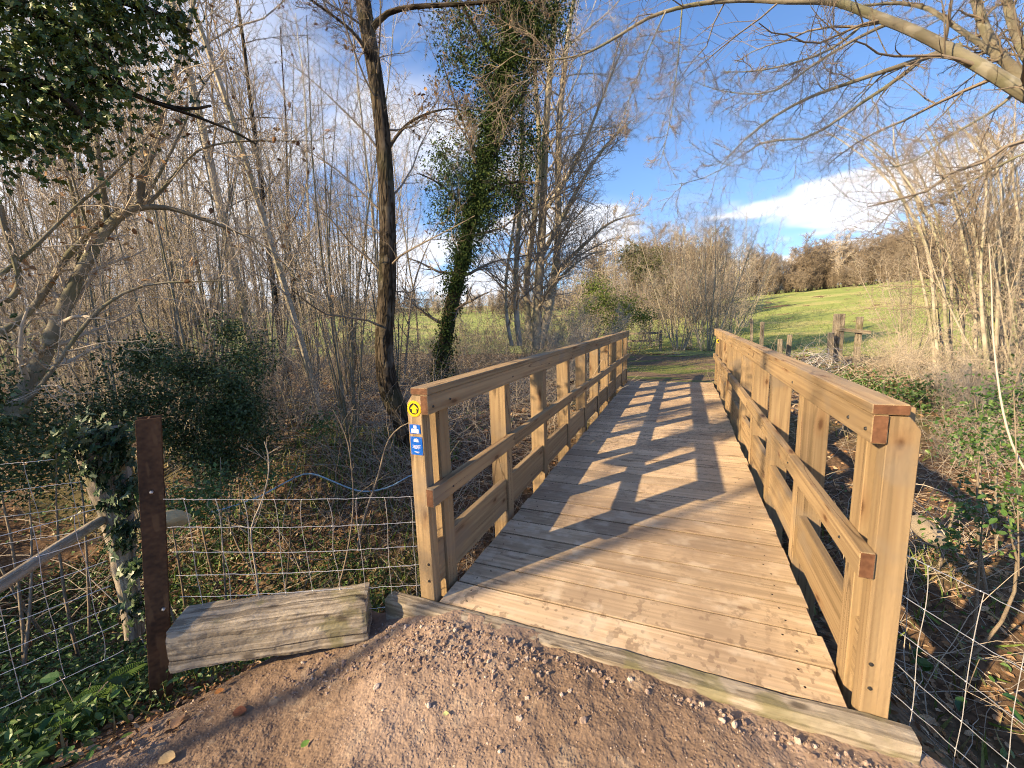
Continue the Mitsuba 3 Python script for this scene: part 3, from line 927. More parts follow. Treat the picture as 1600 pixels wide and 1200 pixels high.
for (px, py, rr, n) in [(700, 590, .35, 500), (698, 545, .3, 300), (712, 440, .34, 700), (722, 400, .42, 1100), (735, 350, .6, 1900), (700, 330, .6, 900), (760, 320, .65, 1700), (800, 300, .55, 900), (742, 290, .7, 2200), (700, 275, .6, 1100), (690, 240, .4, 350), (760, 240, .65, 2200), (775, 190, .6, 2100),
                        (790, 150, .7, 2300), (765, 110, .6, 1200), (720, 90, .65, 1100), (800, 90, .7, 2100), (835, 60, .6, 1300), (815, 20, .8, 2200), (770, 10, .8, 1700), (715, 30, .6, 800), (860, 20, .6, 1200), (805, -60, .9, 2200), (730, 180, .5, 600), (830, 220, .4, 500), (820, 260, .4, 400)]:
    p, u = ball(rg, int(n * 1.5), at(px, py, 11.4), (rr * 1.3, rr * 1.2, rr * 1.45))
    cl.append(leaves(rg, p, .07, [(0.026, 0.05, 0.012), (0.04, 0.075, 0.017), (0.055, 0.09, 0.022), (0.08, 0.115, 0.03)], 'diamond', nrm=u * .6 + np.array([0, 0, .4]), spread=.8))
V, F, C = cat(cl)
part(d, 'foliage', (V, F), 'm_dead', color=C)

# pale many stemmed trees in the middle
for gi, (lab, stems, sd) in enumerate([
    ('tall pale grey multi stemmed tree behind the ivy tree', [[(838, 545, 14, .2), (840, 470, 14, .17), (846, 380, 14, .14), (850, 270, 14, .12), (856, 150, 14, .1), (868, 30, 14, .075), (880, -90, 14, .04)],
      [(842, 545, 14, .15), (862, 460, 14, .13), (872, 360, 14.1, .115), (872, 250, 14.2, .1), (880, 120, 14.2, .08), (900, -20, 14.2, .05)],
      [(835, 545, 14, .13), (822, 450, 14, .11), (836, 330, 13.8, .09), (842, 210, 13.8, .075), (834, 90, 13.8, .06), (846, -30, 13.8, .04)],
      [(846, 400, 14, .09), (900, 300, 13.6, .06), (945, 230, 13.4, .04), (985, 190, 13.2, .02)],
      [(850, 330, 14, .08), (910, 230, 13.6, .05), (950, 130, 13.4, .03), (980, 60, 13.2, .015)],
      [(860, 430, 14, .07), (915, 380, 13.5, .05), (960, 345, 13.2, .03), (1000, 335, 13, .015)],
      [(845, 470, 14, .06), (890, 420, 13.3, .04), (930, 395, 13, .02), (965, 390, 12.8, .012)]], 31),
    ('slim dark multi stemmed tree between the ivy tree and the pale grey tree', [[(812, 540, 12.6, .09), (806, 440, 12.6, .08), (812, 330, 12.6, .065), (816, 200, 12.6, .05), (822, 60, 12.6, .03)],
      [(800, 540, 12.4, .06), (790, 460, 12.4, .05), (800, 370, 12.4, .04), (812, 290, 12.4, .025)]], 32)]):
    limbs = [limb(s, 18) for s in stems]
    add_tree('grey_tree', lab, 'tree', limbs, [dict(n=30, t0=.08, len=.34, ang=(30, 72), lmax=2.6, rad=.32, rmin=.0075, up=.05), dict(n=11, len=.5, rmin=.0048, up=.06), dict(n=6, len=.5, rmin=.0035, up=.05)],
             bark='m_pale', twig='m_ptwig' if gi == 0 else 'm_twig', seed=sd)

# leaning hazel on the left with upright shoots
tr = limb(rs=.44, pts=[(22, 650, 4.6, .15), (45, 600, 4.6, .13), (75, 540, 4.55, .115), (105, 470, 4.5, .10), (135, 410, 4.45, .09), (165, 360, 4.4, .08), (195, 332, 4.35, .072), (235, 322, 4.3, .055)], k=26)
bs = [limb(rs=.44, pts=[(168, 348, 4.4, .05), (160, 290, 4.4, .045), (148, 200, 4.4, .04), (140, 120, 4.4, .03), (128, 20, 4.4, .02), (120, -60, 4.4, .012)]),
      limb(rs=.44, pts=[(218, 318, 4.3, .06), (226, 270, 4.3, .055), (240, 235, 4.3, .05), (256, 170, 4.3, .042), (280, 90, 4.3, .036), (300, 20, 4.3, .03), (312, -60, 4.3, .02)]),
      limb(rs=.44, pts=[(235, 323, 4.3, .05), (262, 325, 4.25, .04), (310, 340, 4.2, .034), (360, 358, 4.15, .028), (410, 382, 4.1, .022), (450, 420, 4.05, .016), (490, 470, 4, .009)]),
      limb(rs=.44, pts=[(230, 320, 4.3, .03), (275, 270, 4.2, .024), (310, 235, 4.15, .02), (360, 222, 4.1, .016), (430, 220, 4.05, .012), (500, 220, 4, .007)]),
      limb(rs=.44, pts=[(218, 322, 4.3, .03), (250, 270, 4.25, .024), (290, 190, 4.2, .018), (320, 130, 4.2, .013), (355, 90, 4.2, .008)]),
      limb(rs=.44, pts=[(200, 330, 4.35, .025), (205, 230, 4.35, .02), (200, 140, 4.35, .016), (188, 60, 4.35, .012), (172, -40, 4.35, .008)]),
      limb(rs=.44, pts=[(0, 520, 4.7, .06), (60, 470, 4.6, .05), (105, 400, 4.5, .05), (140, 365, 4.45, .045), (190, 325, 4.4, .035)]),
      limb(rs=.44, pts=[(112, 460, 4.5, .03), (118, 320, 4.55, .028), (90, 210, 4.6, .022), (80, 120, 4.6, .018), (70, 20, 4.6, .01)]),
      limb(rs=.44, pts=[(30, 640, 4.6, .04), (95, 560, 4.3, .03), (160, 480, 4.15, .026), (230, 445, 4.0, .02), (300, 440, 3.9, .012), (370, 438, 3.85, .006)]),
      limb(rs=.44, pts=[(0, 430, 4.3, .03), (50, 390, 4.3, .028), (110, 330, 4.3, .024), (180, 270, 4.3, .02), (240, 200, 4.3, .014), (300, 110, 4.3, .008)]),
      limb(rs=.44, pts=[(0, 320, 4.2, .035), (22, 400, 4.25, .04), (30, 440, 4.3, .04), (10, 470, 4.4, .045)]),
      limb(rs=.44, pts=[(140, 365, 4.45, .022), (120, 300, 4.4, .018), (100, 240, 4.4, .014), (60, 170, 4.3, .008)])]
add_tree('hazel', 'leaning smooth barked hazel with upright pale shoots at the left', 'tree', [tr] + bs,
         [dict(n=16, t0=.1, len=.32, ang=(25, 65), lmax=1.2, rad=.4, rmin=.0032, up=.03), dict(n=7, len=.5, rmin=.0022, up=.03), dict(n=4, len=.5, rmin=.0016)], bark='m_limb', twig='m_ptwig', seed=6,
         leaf=dict(n=26, size=.05, cols=DEADCOL, shape='oval'))

# big tree leaning in from the right
tr = limb(rs=.33, pts=[(1830, 330, 4.6, .16), (1700, 205, 4.4, .13), (1600, 145, 4.25, .115), (1540, 108, 4.15, .105), (1480, 75, 4.1, .097), (1420, 45, 4.0, .088), (1360, 22, 3.95, .08), (1300, 2, 3.9, .07), (1240, 2, 3.85, .058), (1150, 0, 3.8, .05), (1080, 8, 3.75, .042), (1020, 25, 3.7, .036), (960, 60, 3.65, .03), (900, 88, 3.6, .022), (840, 94, 3.6, .014), (790, 75, 3.6, .008)], k=46)
bs = [limb(rs=.33, pts=[(1500, 72, 4.4, .065), (1440, 92, 4.3, .055), (1380, 112, 4.2, .045), (1320, 132, 4.1, .038), (1270, 150, 4.0, .032), (1210, 182, 3.9, .026), (1160, 222, 3.8, .018), (1125, 262, 3.75, .01)]),
      limb(rs=.33, pts=[(1440, 92, 4.3, .05), (1400, 125, 4.2, .04), (1340, 165, 4.1, .032), (1290, 200, 4.0, .026), (1250, 218, 3.95, .022), (1200, 220, 3.9, .018), (1150, 250, 3.85, .014), (1100, 278, 3.8, .01), (1040, 290, 3.75, .005)]),
      limb(rs=.33, pts=[(1390, 36, 4.0, .035), (1330, 65, 3.9, .028), (1270, 102, 3.85, .022), (1210, 142, 3.8, .016), (1120, 140, 3.75, .01), (1080, 125, 3.7, .006)]),
      limb(rs=.33, pts=[(1345, 40, 3.95, .03), (1280, 85, 3.85, .022), (1200, 108, 3.8, .016), (1130, 112, 3.75, .01)]),
      limb(rs=.33, pts=[(1600, 120, 4.6, .09), (1545, 60, 4.5, .085), (1525, 0, 4.5, .08), (1515, -70, 4.5, .07)]),
      limb(rs=.33, pts=[(1680, 170, 4.9, .09), (1590, 60, 4.9, .085), (1570, -40, 4.9, .08)]),
      limb(rs=.33, pts=[(1600, 130, 4.6, .06), (1540, 75, 4.5, .055), (1490, 40, 4.45, .045), (1440, 10, 4.4, .04), (1390, 5, 4.3, .03), (1330, 12, 4.2, .02)]),
      limb(rs=.33, pts=[(1580, 150, 4.3, .03), (1540, 180, 4.2, .025), (1480, 215, 4.1, .02), (1420, 255, 4.0, .013), (1360, 262, 3.95, .008)]),
      limb(rs=.33, pts=[(960, 60, 3.65, .014), (900, 90, 3.55, .011), (840, 115, 3.5, .009), (780, 165, 3.45, .007), (715, 225, 3.4, .004)]),
      limb(rs=.33, pts=[(1600, 240, 3.9, .02), (1540, 270, 3.85, .017), (1490, 300, 3.8, .012), (1440, 330, 3.75, .006)])]
hang = [limb([(1066, 8, 3.75, .006), (1062, 60, 3.7, .005), (1050, 170, 3.65, .004), (1030, 260, 3.6, .0025)], 10), limb([(1040, 18, 3.7, .006), (1000, 110, 3.65, .004), (965, 210, 3.6, .0025)], 10)]
add_tree('overhanging_tree', 'tree leaning in from the right with long bare limbs across the sky', 'tree', [tr] + bs + hang,
         [dict(n=17, t0=.12, len=.28, ang=(30, 65), lmax=1.2, rad=.36, rmin=.0028, up=-.02, wob=.2, K=7), dict(n=8, t0=.12, len=.6, rmin=.0019, wob=.18, up=-.01), dict(n=3, len=.8, rmin=.0013, wob=.12, taper=.3)], bark='m_limb', seed=7, twig='m_twig')


def model(name, seed, h, r, stems=1, spread=0.05, spec=None, bark='m_bark', twig='m_twig', k=12, lean=.04, sides=6, leaf=None, t_split=0):
    """A tree or bush standing at the origin, for copies."""
    rg = np.random.default_rng(seed)
    n = stems
    az = np.arange(n) * 2 * np.pi / max(n, 1) + rg.random(n)
    S = np.stack([np.cos(az), np.sin(az), 0 * az], 1) * (0.03 + 0.12 * rg.random((n, 1))) * (n > 1)
    S[:, 2] = -0.3
    D = np.stack([np.cos(az), np.sin(az), 0 * az], 1) * spread * rg.uniform(.3, 1.2, (n, 1)) + np.array([0, 0, 1]) + rg.normal(size=(n, 3)) * lean * np.array([1, 1, 0])
    hh = h * rg.uniform(.75, 1.1, n)
    rr = r * rg.uniform(.6, 1.1, n)
    P, R = grow(rg, S, D, hh, rr, rr * .18, k, wob=.03, up=.035, bend=.008)
    tv, tf, tu = tubes(P, R, sides, uv=True)
    g = {'type': 'shapegroup', 'trunk': mikit.ply((tv, tf), bark, smooth=True, uv=tu)}
    lv = tree_levels(rg, P, R, spec)
    g['crown'] = mikit.ply(cat([tubes(p, q, 3) for p, q in lv]), twig, smooth=True)
    if leaf:
        p = lv[-1][0]
        ids = rg.integers(0, p.shape[0], leaf['n'])
        V, F, C = leaves(rg, p[ids, rg.integers(1, p.shape[1], leaf['n'])], leaf['size'], leaf['cols'], leaf.get('shape', 'diamond'), spread=1.5)
        g['foliage'] = mikit.ply((V, F), leaf.get('bsdf', 'm_dead'), color=C)
    scene[name] = g


def stand(name, label, catg, sg, x, y, rz, s, group, sz=None, dz=0.0, tilt=(0, 0)):
    k = thing(name, label, catg, group)
    z = float(ground_z(np.array([x]), np.array([y]))[0]) + dz
    scene[k] = {'type': 'instance', 'to_world': T().translate([x, y, z]).rotate([1, 0, 0], tilt[0]).rotate([0, 1, 0], tilt[1]).rotate([0, 0, 1], rz).scale([s, s, s * (sz or 1)]), 'shapegroup': {'type': 'ref', 'id': sg}}
    return k


W1 = [dict(n=24, t0=.22, len=.25, ang=(22, 55), lmax=2.6, rad=.4, rmin=.007, up=.07), dict(n=8, t0=.12, len=.45, rmin=.0045, up=.06), dict(n=5, len=.5, rmin=.0035, up=.05, K=3)]
for i, (h, r) in enumerate([(12, .085), (14, .10), (9, .05), (13, .07)]):
    model(f'wood_{i}', 100 + i, h, r, spec=W1, bark=['m_bark', 'm_pale', 'm_limb', 'm_pale'][i], twig=['m_twig', 'm_twig', 'm_ptwig', 'm_ptwig'][i], leaf=dict(n=70, size=.06, cols=DEADCOL) if i in (0,) else None)
S1 = [dict(n=9, t0=.15, len=.36, ang=(20, 55), rad=.45, rmin=.005, up=.05), dict(n=7, len=.5, rmin=.0036, up=.03, K=4), dict(n=4, len=.5, rmin=.003, K=3)]
for i, (h, r, st, sp) in enumerate([(4.5, .03, 12, .6), (3.2, .02, 14, .9), (6.0, .042, 9, .4), (2.2, .012, 18, 1.2)]):
    model(f'bush_{i}', 120 + i, h, r, stems=st, spread=sp, spec=S1, bark='m_pale', twig='m_ptwig' if i != 2 else 'm_twig', sides=5, leaf=dict(n=120, size=.05, cols=DEADCOL) if i == 1 else None)
model('bush_4', 151, 6.5, .032, stems=9, spread=.14, spec=[dict(n=8, t0=.3, len=.28, ang=(20, 50), rad=.4, rmin=.0045, up=.06), dict(n=5, len=.5, rmin=.003, up=.04, K=4), dict(n=3, len=.5, rmin=.0026, K=3)], bark='m_limb', twig='m_ptwig', sides=5)
F1 = [dict(n=24, t0=.06, len=.36, ang=(25, 60), rad=.5, rmin=.03, up=.06), dict(n=8, len=.5, rmin=.026, up=.05, K=3), dict(n=5, len=.55, rmin=.022, up=.04, K=2)]
for i, (h, r, st) in enumerate([(10, .22, 1), (9, .14, 3), (8, .12, 4)]):
    model(f'far_{i}', 140 + i, h, r * .8, stems=st, spread=.2, spec=F1, k=8, sides=5, twig='m_twig' if i else 'm_ptwig')

rg = np.random.default_rng(77)
# woodland on the left
placed = []
KIND = ['bare tree with brown seed clusters in the left wood', 'tall dark barked bare tree in the left wood', 'thin young bare tree in the left wood', 'slender pale barked tree in the left wood']
SPOTLAB = ['straight grey trunk rising behind the right side of the dark evergreen bush', 'slim pale trunk midway between the evergreen bush and the dark ridged tree', 'grey trunk between the two slim trunks left of the dark ridged tree', 'thin trunk just left of the dark ridged tree', 'slender trunk rising behind the middle of the evergreen bush',
           'slender tree behind the left side of the evergreen bush', 'young tree behind the leaning hazel at the left edge', 'tree seen through the upright shoots of the leaning hazel', 'slender tree farther back left of the dark ridged tree', 'thin young tree between the dark ridged tree and the ivy tree']
spots = [(395, 9.5, 1, 1.1), (486, 8.2, 3, 1.0), (440, 11.5, 0, 1.0), (545, 12.5, 2, 1.1), (330, 12, 3, 1.0), (250, 10.5, 2, 1.05), (90, 9, 2, 1.0), (175, 12, 0, 1.0), (520, 16, 3, 1.0), (650, 17, 2, 1.0)]
for i, (px, d, k, s) in enumerate(spots):
    q = at(px, 500, d)
    stand('woodland_tree', SPOTLAB[i], 'tree', f'wood_{k}', q[0], q[1], float(rg.uniform(0, 360)), s, 'bare trees of the left wood', tilt=(float(rg.normal() * 1.2), float(rg.normal() * 1.2)))
    placed.append(q[:2])
tries = 0
while len(placed) < 44 and tries < 4000:
    tries += 1
    px, d = rg.uniform(-60, 600), 9 + 26 * rg.random() ** .8
    if px < 120 and d < 15:
        continue
    q = at(px, 500, d)
    if min(np.hypot(*(q[:2] - p)) for p in placed) < 1.0:
        continue
    k = int(rg.integers(0, 4))
    stand('woodland_tree', KIND[k], 'tree', f'wood_{k}', q[0], q[1], float(rg.uniform(0, 360)), float(rg.uniform(.75, 1.15)), 'bare trees of kind %s in the left wood' % 'abcd'[k], tilt=(float(rg.normal() * 2.5), float(rg.normal() * 2.5)))
    placed.append(q[:2])
# understorey in the left wood
for i in range(18):
    q = at(rg.uniform(60, 620), 500, rg.uniform(8, 20))
    k = int(rg.choice([0, 1, 3]))
    stand('understorey_bush', ['multi stemmed hazel bush in the left wood', 'low bush with withered leaves in the left wood', '', 'dense low thicket bush in the left wood'][k], 'bush', f'bush_{k}', q[0], q[1], float(rg.uniform(0, 360)), float(rg.uniform(.55, .95)), 'understorey bushes of kind %s in the left wood' % 'abcd'[k])
for i in range(38):
    px = rg.uniform(-40, 640)
    q = at(px, 500, (7.0 if px > 150 else 10) + 14 * rg.random())
    stand('hazel_coppice', 'upright clump of slim pale hazel poles in the left wood', 'hazel', 'bush_4', q[0], q[1], float(rg.uniform(0, 360)), float(rg.uniform(.6, 1.05)), 'clumps of hazel poles in the left wood')
# hedge across the middle and right
for i, (px, d, k, s) in enumerate([(1062, 21, 2, 1.0), (1105, 20.5, 2, 1.0), (1085, 23, 0, 1.2), (1135, 24, 0, 1.1), (1020, 24, 0, 1.15), (985, 23, 1, 1.2), (950, 21, 0, 1.1), (915, 19, 1, 1.1), (880, 17, 3, 1.2), (850, 15, 3, 1.2), (820, 15, 1, 1.0), (905, 22, 2, 1.0), (960, 26, 2, 1.15), (1010, 29, 2, 1.25), (1050, 30, 2, 1.3), (1120, 30, 2, 1.3), (1090, 34, 2, 1.4), (1160, 36, 2, 1.3), (1145, 30, 0, 1.1), (760, 15, 3, 1.0), (735, 17, 1, .9), (690, 14.5, 3, .9), (650, 13, 3, .9), (870, 12.5, 3, .9), (930, 15.5, 3, 1.1)]):
    q = at(px, 500, d)
    stand('hedge_shrub', ['bare many stemmed shrub in the hedge beyond the bridge', 'rounded twiggy shrub in the hedge beyond the bridge', 'tall bare hazel stool in the hedge beyond the bridge', 'low tangled shrub in the hedge beyond the bridge'][k], 'shrub', f'bush_{k}', q[0], q[1], float(rg.uniform(0, 360)), s, 'hedge shrubs of kind %s beyond the bridge' % 'abcd'[k])
for i, (px, d, k, s) in enumerate([(1430, 18, 0, 1.0), (1600, 14, 2, 1.0), (1640, 12, 0, 1.1), (1570, 20, 2, 1.2), (1620, 17, 2, 1.1), (1420, 15, 3, .6), (1560, 11, 3, .6), (1600, 9, 3, .6), (1470, 11.5, 3, .5), (1520, 10, 3, .45), (1400, 13, 3, .5), (1545, 8, 3, .4), (1585, 12, 1, .7)]):
    q = at(px, 500, d)
    stand('bankside_shrub', ['bare many stemmed shrub on the right bank', 'rounded twiggy shrub on the right bank', 'tall bare hazel stool on the right bank', 'low tangled shrub on the right bank'][k], 'shrub', f'bush_{k}', q[0], q[1], float(rg.uniform(0, 360)), s, 'right bank shrubs of kind %s' % 'abcd'[k])
# the right hand hazel stool in sun
stems = []
for i in range(15):
    px0 = 1462 + i * 8
    d0 = 12.5 + rg.normal() * .4
    stems.append([(px0 + rg.normal() * 4, 600, d0, .026 + .03 * rg.random()), (px0 - 10 + i * .9 + rg.normal() * 5, 500, d0, .024 + .012 * rg.random()), (px0 - 28 + i * 3.0 + rg.normal() * 12, 400, d0, .018 + .012 * rg.random()), (px0 - 80 + i * 7 + rg.normal() * 16, 280, d0, .018), (px0 - 150 + i * 11 + rg.normal() * 24, 190 + 50 * rg.random(), d0, .010)])
limbs = [limb(s, 14) for s in stems]
add_tree('hazel', 'sunlit hazel stool of many yellow brown stems on the right bank', 'tree', limbs, [dict(n=9, t0=.25, len=.42, ang=(25, 80), lmax=2.6, rad=.4, rmin=.006, up=.02, wob=.16), dict(n=6, len=.5, rmin=.004), dict(n=4, len=.5, rmin=.003)], bark='m_pale', twig='m_twig', seed=8, sides=7)
# trees on the far crest
n = 0
for i in range(300):
    px = -60 + 1780 * ((i + rg.random()) / 300) ** .7
    d = 84 + 40 * rg.random() ** 1.2
    q = at(px, 480, d)
    k = int(rg.integers(0, 3))
    stand('crest_tree', ['single bare tree on the skyline beyond the field', 'bare brown tree in the wood on the skyline', 'twiggy grey brown tree in the wood on the skyline'][k], 'tree', f'far_{k}', q[0], q[1], float(rg.uniform(0, 360)), float(rg.uniform(.6, 1.0)) * (1.0 if px > 1000 else .7), 'far trees of kind %s on the skyline' % 'abc'[k])
for i in range(110):
    px = 900 + 800 * (i + rg.random()) / 110
    q = at(px, 480, rg.uniform(80, 90))
    stand('crest_bush', 'low brown bush at the foot of the wood on the skyline', 'bush', 'far_2', q[0], q[1], float(rg.uniform(0, 360)), float(rg.uniform(.3, .5)), 'low bushes along the skyline wood')
for i in range(22):
    px = 880 + 270 * rg.random()
    d = rg.uniform(42, 66)
    q = at(px, 480, d)
    k = int(rg.integers(0, 3))
    stand('mid_tree', ['single bare tree behind the hedge', 'bare brown tree behind the hedge', 'twiggy grey brown tree behind the hedge'][k], 'tree', f'far_{k}', q[0], q[1], float(rg.uniform(0, 360)), float(rg.uniform(.75, 1.0)), 'trees of kind %s behind the hedge' % 'abc'[k])


# ------------------------------------------------------------------ ivy overhang, evergreen bushes
rg = np.random.default_rng(21)
d = thing('ivy_overhang', 'mass of dark ivy on a branch hanging in the top left corner', 'ivy')
tr = limb([(-260, 320, 3.4, .16), (-180, 120, 3.5, .13), (-60, -30, 3.6, .09), (90, -120, 3.6, .06)], 12)
V, F, U = tubes(*tr, 8, uv=True)
part(d, 'trunk', (V, F), 'm_bark', smooth=True, uv=U)
arms = [limb([(-180, 120, 3.5, .05), (-60, 110, 3.4, .04), (60, 130, 3.3, .03), (140, 200, 3.3, .015)], 10), limb([(-60, -30, 3.6, .05), (60, 20, 3.4, .03), (160, 80, 3.3, .02), (190, 140, 3.3, .01)], 10), limb([(0, -60, 3.6, .04), (140, -20, 3.4, .03), (240, 20, 3.3, .02), (300, 50, 3.3, .008)], 10),
        limb([(110, 130, 3.3, .016), (190, 142, 3.35, .013), (260, 165, 3.4, .011), (330, 165, 3.4, .007)], 10), limb([(130, 90, 3.3, .014), (195, 140, 3.35, .012), (300, 180, 3.4, .009), (400, 225, 3.5, .006)], 10)]
for P, R in arms:
    V, F, U = tubes(P, R, 6, uv=True)
    part(d, 'branch', (V, F), 'm_bark', smooth=True, uv=U)
cl = []
for (px, py, dd_, rr, n) in [(20, 20, 3.4, .55, 900), (-30, 130, 3.4, .4, 500), (90, 60, 3.35, .5, 900), (60, 150, 3.3, .4, 700), (0, 210, 3.3, .35, 500), (150, 20, 3.3, .4, 600), (130, 110, 3.3, .25, 260), (210, 10, 3.3, .3, 260), (265, 15, 3.3, .2, 90), (285, 55, 3.3, .10, 22), (215, 60, 3.3, .12, 40), (120, 185, 3.3, .13, 45), (100, -50, 3.4, .4, 400)]:
    p, u = ball(rg, n, at(px, py, dd_), (rr, rr, rr))
    cl.append(leaves(rg, p, .038, IVYCOL, 'ivy', nrm=u * .4 + np.array([-.3, -.6, .45]), spread=.6))
V, F, C = cat(cl)
part(d, 'foliage', (V, F), 'm_ivy', color=C)
for i in range(90):  # the single leaves of its ragged edge
    a = rg.uniform(0, 1)
    px, py = (rg.uniform(-10, 120), rg.uniform(195, 240)) if a < .4 else ((rg.uniform(100, 190), rg.uniform(90, 205)) if a < .7 else (rg.uniform(190, 305), rg.uniform(15, 85)))
    V, F, C = leaves(rg, at(px, py, 3.3)[None], .05, IVYCOL, 'ivy', nrm=np.array([[-.2, -.6, .3]]), spread=.5)
    part(d, 'leaf', (V, F), 'm_ivy', color=C)


def evergreen(name, label, catg, blobs, n, size, cols, seed, bsdf='m_ivy', shape='diamond', stems=1):
    rg = np.random.default_rng(seed)
    d = thing(name, label, catg)
    tot = sum(b[3] ** 2 for b in blobs)
    cl, st = [], []
    for (x, y, z, r) in blobs:
        p, u = ball(rg, int(n * r * r / tot), (x, y, z), (r, r, r * .85))
        p[:, 2] = np.maximum(p[:, 2], ground_z(p[:, 0], p[:, 1]) + .02)
        cl.append(leaves(rg, p, size, cols, shape, nrm=u * .7 + np.array([0, 0, .5]), spread=.6))
        g = float(ground_z(np.array([x]), np.array([y]))[0])
        for _ in range(stems if len(st) < 6 else 0):
            e = np.array([x, y, z]) + rg.normal(size=3) * r * .5
            st.append(spline(np.array([[x + rg.normal() * .1, y + rg.normal() * .1, g - .05], (np.array([x, y, g]) + e) / 2 + rg.normal(size=3) * .06, e]), 6))
    part(d, 'stem', tubes(np.array(st), np.tile(np.linspace(.014, .004, 6), (len(st), 1)), 4), 'm_twig', smooth=True, kind='stuff')
    V, F, C = cat(cl)
    part(d, 'foliage', (V, F), bsdf, color=C)


def bl(px, py, d, r):
    q = at(px, py, d)
    return (q[0], q[1], q[2], r)


HOLLY = [(0.02, 0.045, 0.014), (0.032, 0.065, 0.02), (0.045, 0.085, 0.028), (0.085, 0.13, 0.05)]
rh = np.random.default_rng(410)
HB = [bl(rh.uniform(205, 415), rh.uniform(545, 700) + 25 * rh.normal(), rh.uniform(5.1, 6.4), rh.uniform(.16, .42)) for _ in range(34)]
evergreen('holly_bush', 'dark glossy evergreen bush beyond the wire netting', 'bush', HB, 30000, .038, HOLLY, 41)
evergreen('holly_bush', 'dark evergreen undergrowth at the left edge behind the leaning hazel', 'bush', [bl(10, 660, 4.9, .4), bl(80, 670, 5.3, .4), bl(-60, 620, 4.6, .5), bl(60, 730, 4.4, .35), bl(-40, 720, 4.2, .4), bl(150, 640, 5.8, .4), bl(115, 710, 4.8, .3)], 9000, .036, HOLLY, 42)
evergreen('evergreen_shrub', 'yellow green leafy shrub behind the far handrail', 'shrub', [bl(945, 470, 18.5, 1.0), bl(980, 480, 18.5, .9), bl(915, 485, 18, .8), bl(1005, 495, 18.5, .7), bl(960, 505, 18.5, .8), bl(930, 450, 19, .9)], 6000, .085, [(0.13, 0.19, 0.04), (0.19, 0.25, 0.06), (0.09, 0.13, 0.035)], 43, bsdf='m_dead')
evergreen('ivy_bush', 'dark ivy covered bush on the far hedge line', 'bush', [bl(1010, 415, 26, 1.3), bl(985, 400, 26, 1.0), bl(1040, 460, 26, .9)], 6000, .13, [(0.05, 0.065, 0.025), (0.07, 0.085, 0.03)], 44, bsdf='m_dead')
BR = [(0.04, 0.09, 0.02), (0.06, 0.13, 0.03), (0.10, 0.17, 0.045), (0.05, 0.10, 0.03)]
evergreen('bramble_patch', 'green bramble and ivy growing on the right bank', 'bramble', [bl(1560, 640, 5.5, .4), bl(1600, 620, 5.2, .45), bl(1520, 690, 4.6, .3), bl(1590, 700, 4.2, .35), bl(1570, 780, 3.4, .25), bl(1510, 800, 3.6, .2), bl(1480, 840, 3.2, .16), bl(1620, 800, 3.0, .3)], 2300, .034, BR, 45, shape='oval', stems=1)
evergreen('bramble_patch', 'low green brambles below the far end of the right handrail', 'bramble', [bl(1330, 600, 12, .5), bl(1280, 600, 12.5, .5), bl(1380, 610, 11, .5), bl(1430, 620, 10, .5), bl(1250, 585, 13.5, .5)], 5000, .07, BR + [(0.16, 0.12, 0.07)], 46, stems=1)
evergreen('ivy_bank', 'ivy and low leaves on the ditch bank behind the netting', 'ivy', [bl(330, 770, 4.2, .35), bl(420, 740, 4.8, .25), bl(500, 660, 5.5, .25), bl(290, 790, 3.9, .3)], 1500, .04, BR, 47)


# ------------------------------------------------------------------ ivy covered post and leaning pole
d = thing('wooden_post', 'pale rotten wooden post wrapped in ivy behind the rusty post', 'post')
P, R = wlimb([[*at(212, 990, 3.2), .05], [*at(196, 890, 3.2), .055], [*at(182, 800, 3.2), .075], [*at(165, 730, 3.2), .105], [*at(150, 672, 3.2), .10]], 12)
V, F, U = tubes(P, R, 10, uv=True)
top = len(V)
V = V + 0.012 * (meshkit.fbm(V * 14, 3, 4)[:, None] - .5) * 2
V = np.vstack([V, P[0, -1:] + [[0, 0, .02]]])
F = np.vstack([F, [[top - 11 + i, top - 11 + i + 1, top] for i in range(10)]])
U = np.vstack([U, U[-1:]])[:, ::-1]
part(d, 'shaft', (V, F), 'm_old', smooth=True, uv=U)
ivy = thing('ivy', 'ivy with variegated leaves climbing the rotten wooden post', 'ivy')
rg = np.random.default_rng(51)
cl, big = [], []
for (px, py, rr, n) in [(150, 680, .17, 120), (115, 700, .12, 60), (190, 690, .12, 60), (205, 760, .10, 70), (200, 830, .11, 80), (188, 850, .09, 50), (215, 890, .09, 60), (130, 730, .1, 40), (215, 950, .12, 70), (165, 690, .1, 50), (165, 745, .09, 60), (185, 790, .09, 70), (180, 720, .09, 60)]:
    p, u = ball(rg, n, at(px, py, 3.1), (rr, rr, rr))
    cl.append(leaves(rg, p, .05, [(0.03, 0.06, 0.02), (0.05, 0.09, 0.035), (0.10, 0.14, 0.07), (0.045, 0.08, 0.05)], 'ivy', nrm=np.array([-.35, -.75, .35]) + u * .3, spread=.45))
V, F, C = cat(cl)
part(ivy, 'foliage', (V, F), 'm_ivy', color=C)
for i in range(60):
    px, py = [(rg.uniform(75, 215), rg.uniform(665, 735)), (rg.uniform(175, 225), rg.uniform(735, 950))][int(rg.random() < .4)]
    V, F, C = leaves(rg, at(px, py, 3.0)[None], .055, [(0.05, 0.09, 0.03), (0.16, 0.20, 0.12), (0.06, 0.10, 0.05)], 'ivy', nrm=np.array([[-.5, -.8, .4]]), spread=.4)
    part(ivy, 'leaf', (V, F), 'm_ivy', color=C)
P, R = wlimb([[*at(160, 812, 3.15), .026], [*at(80, 862, 3.0), .029], [*at(0, 915, 2.85), .030], [*at(-120, 985, 2.7), .033]], 14)
V, F, U = tubes(P, R, 10, uv=True)
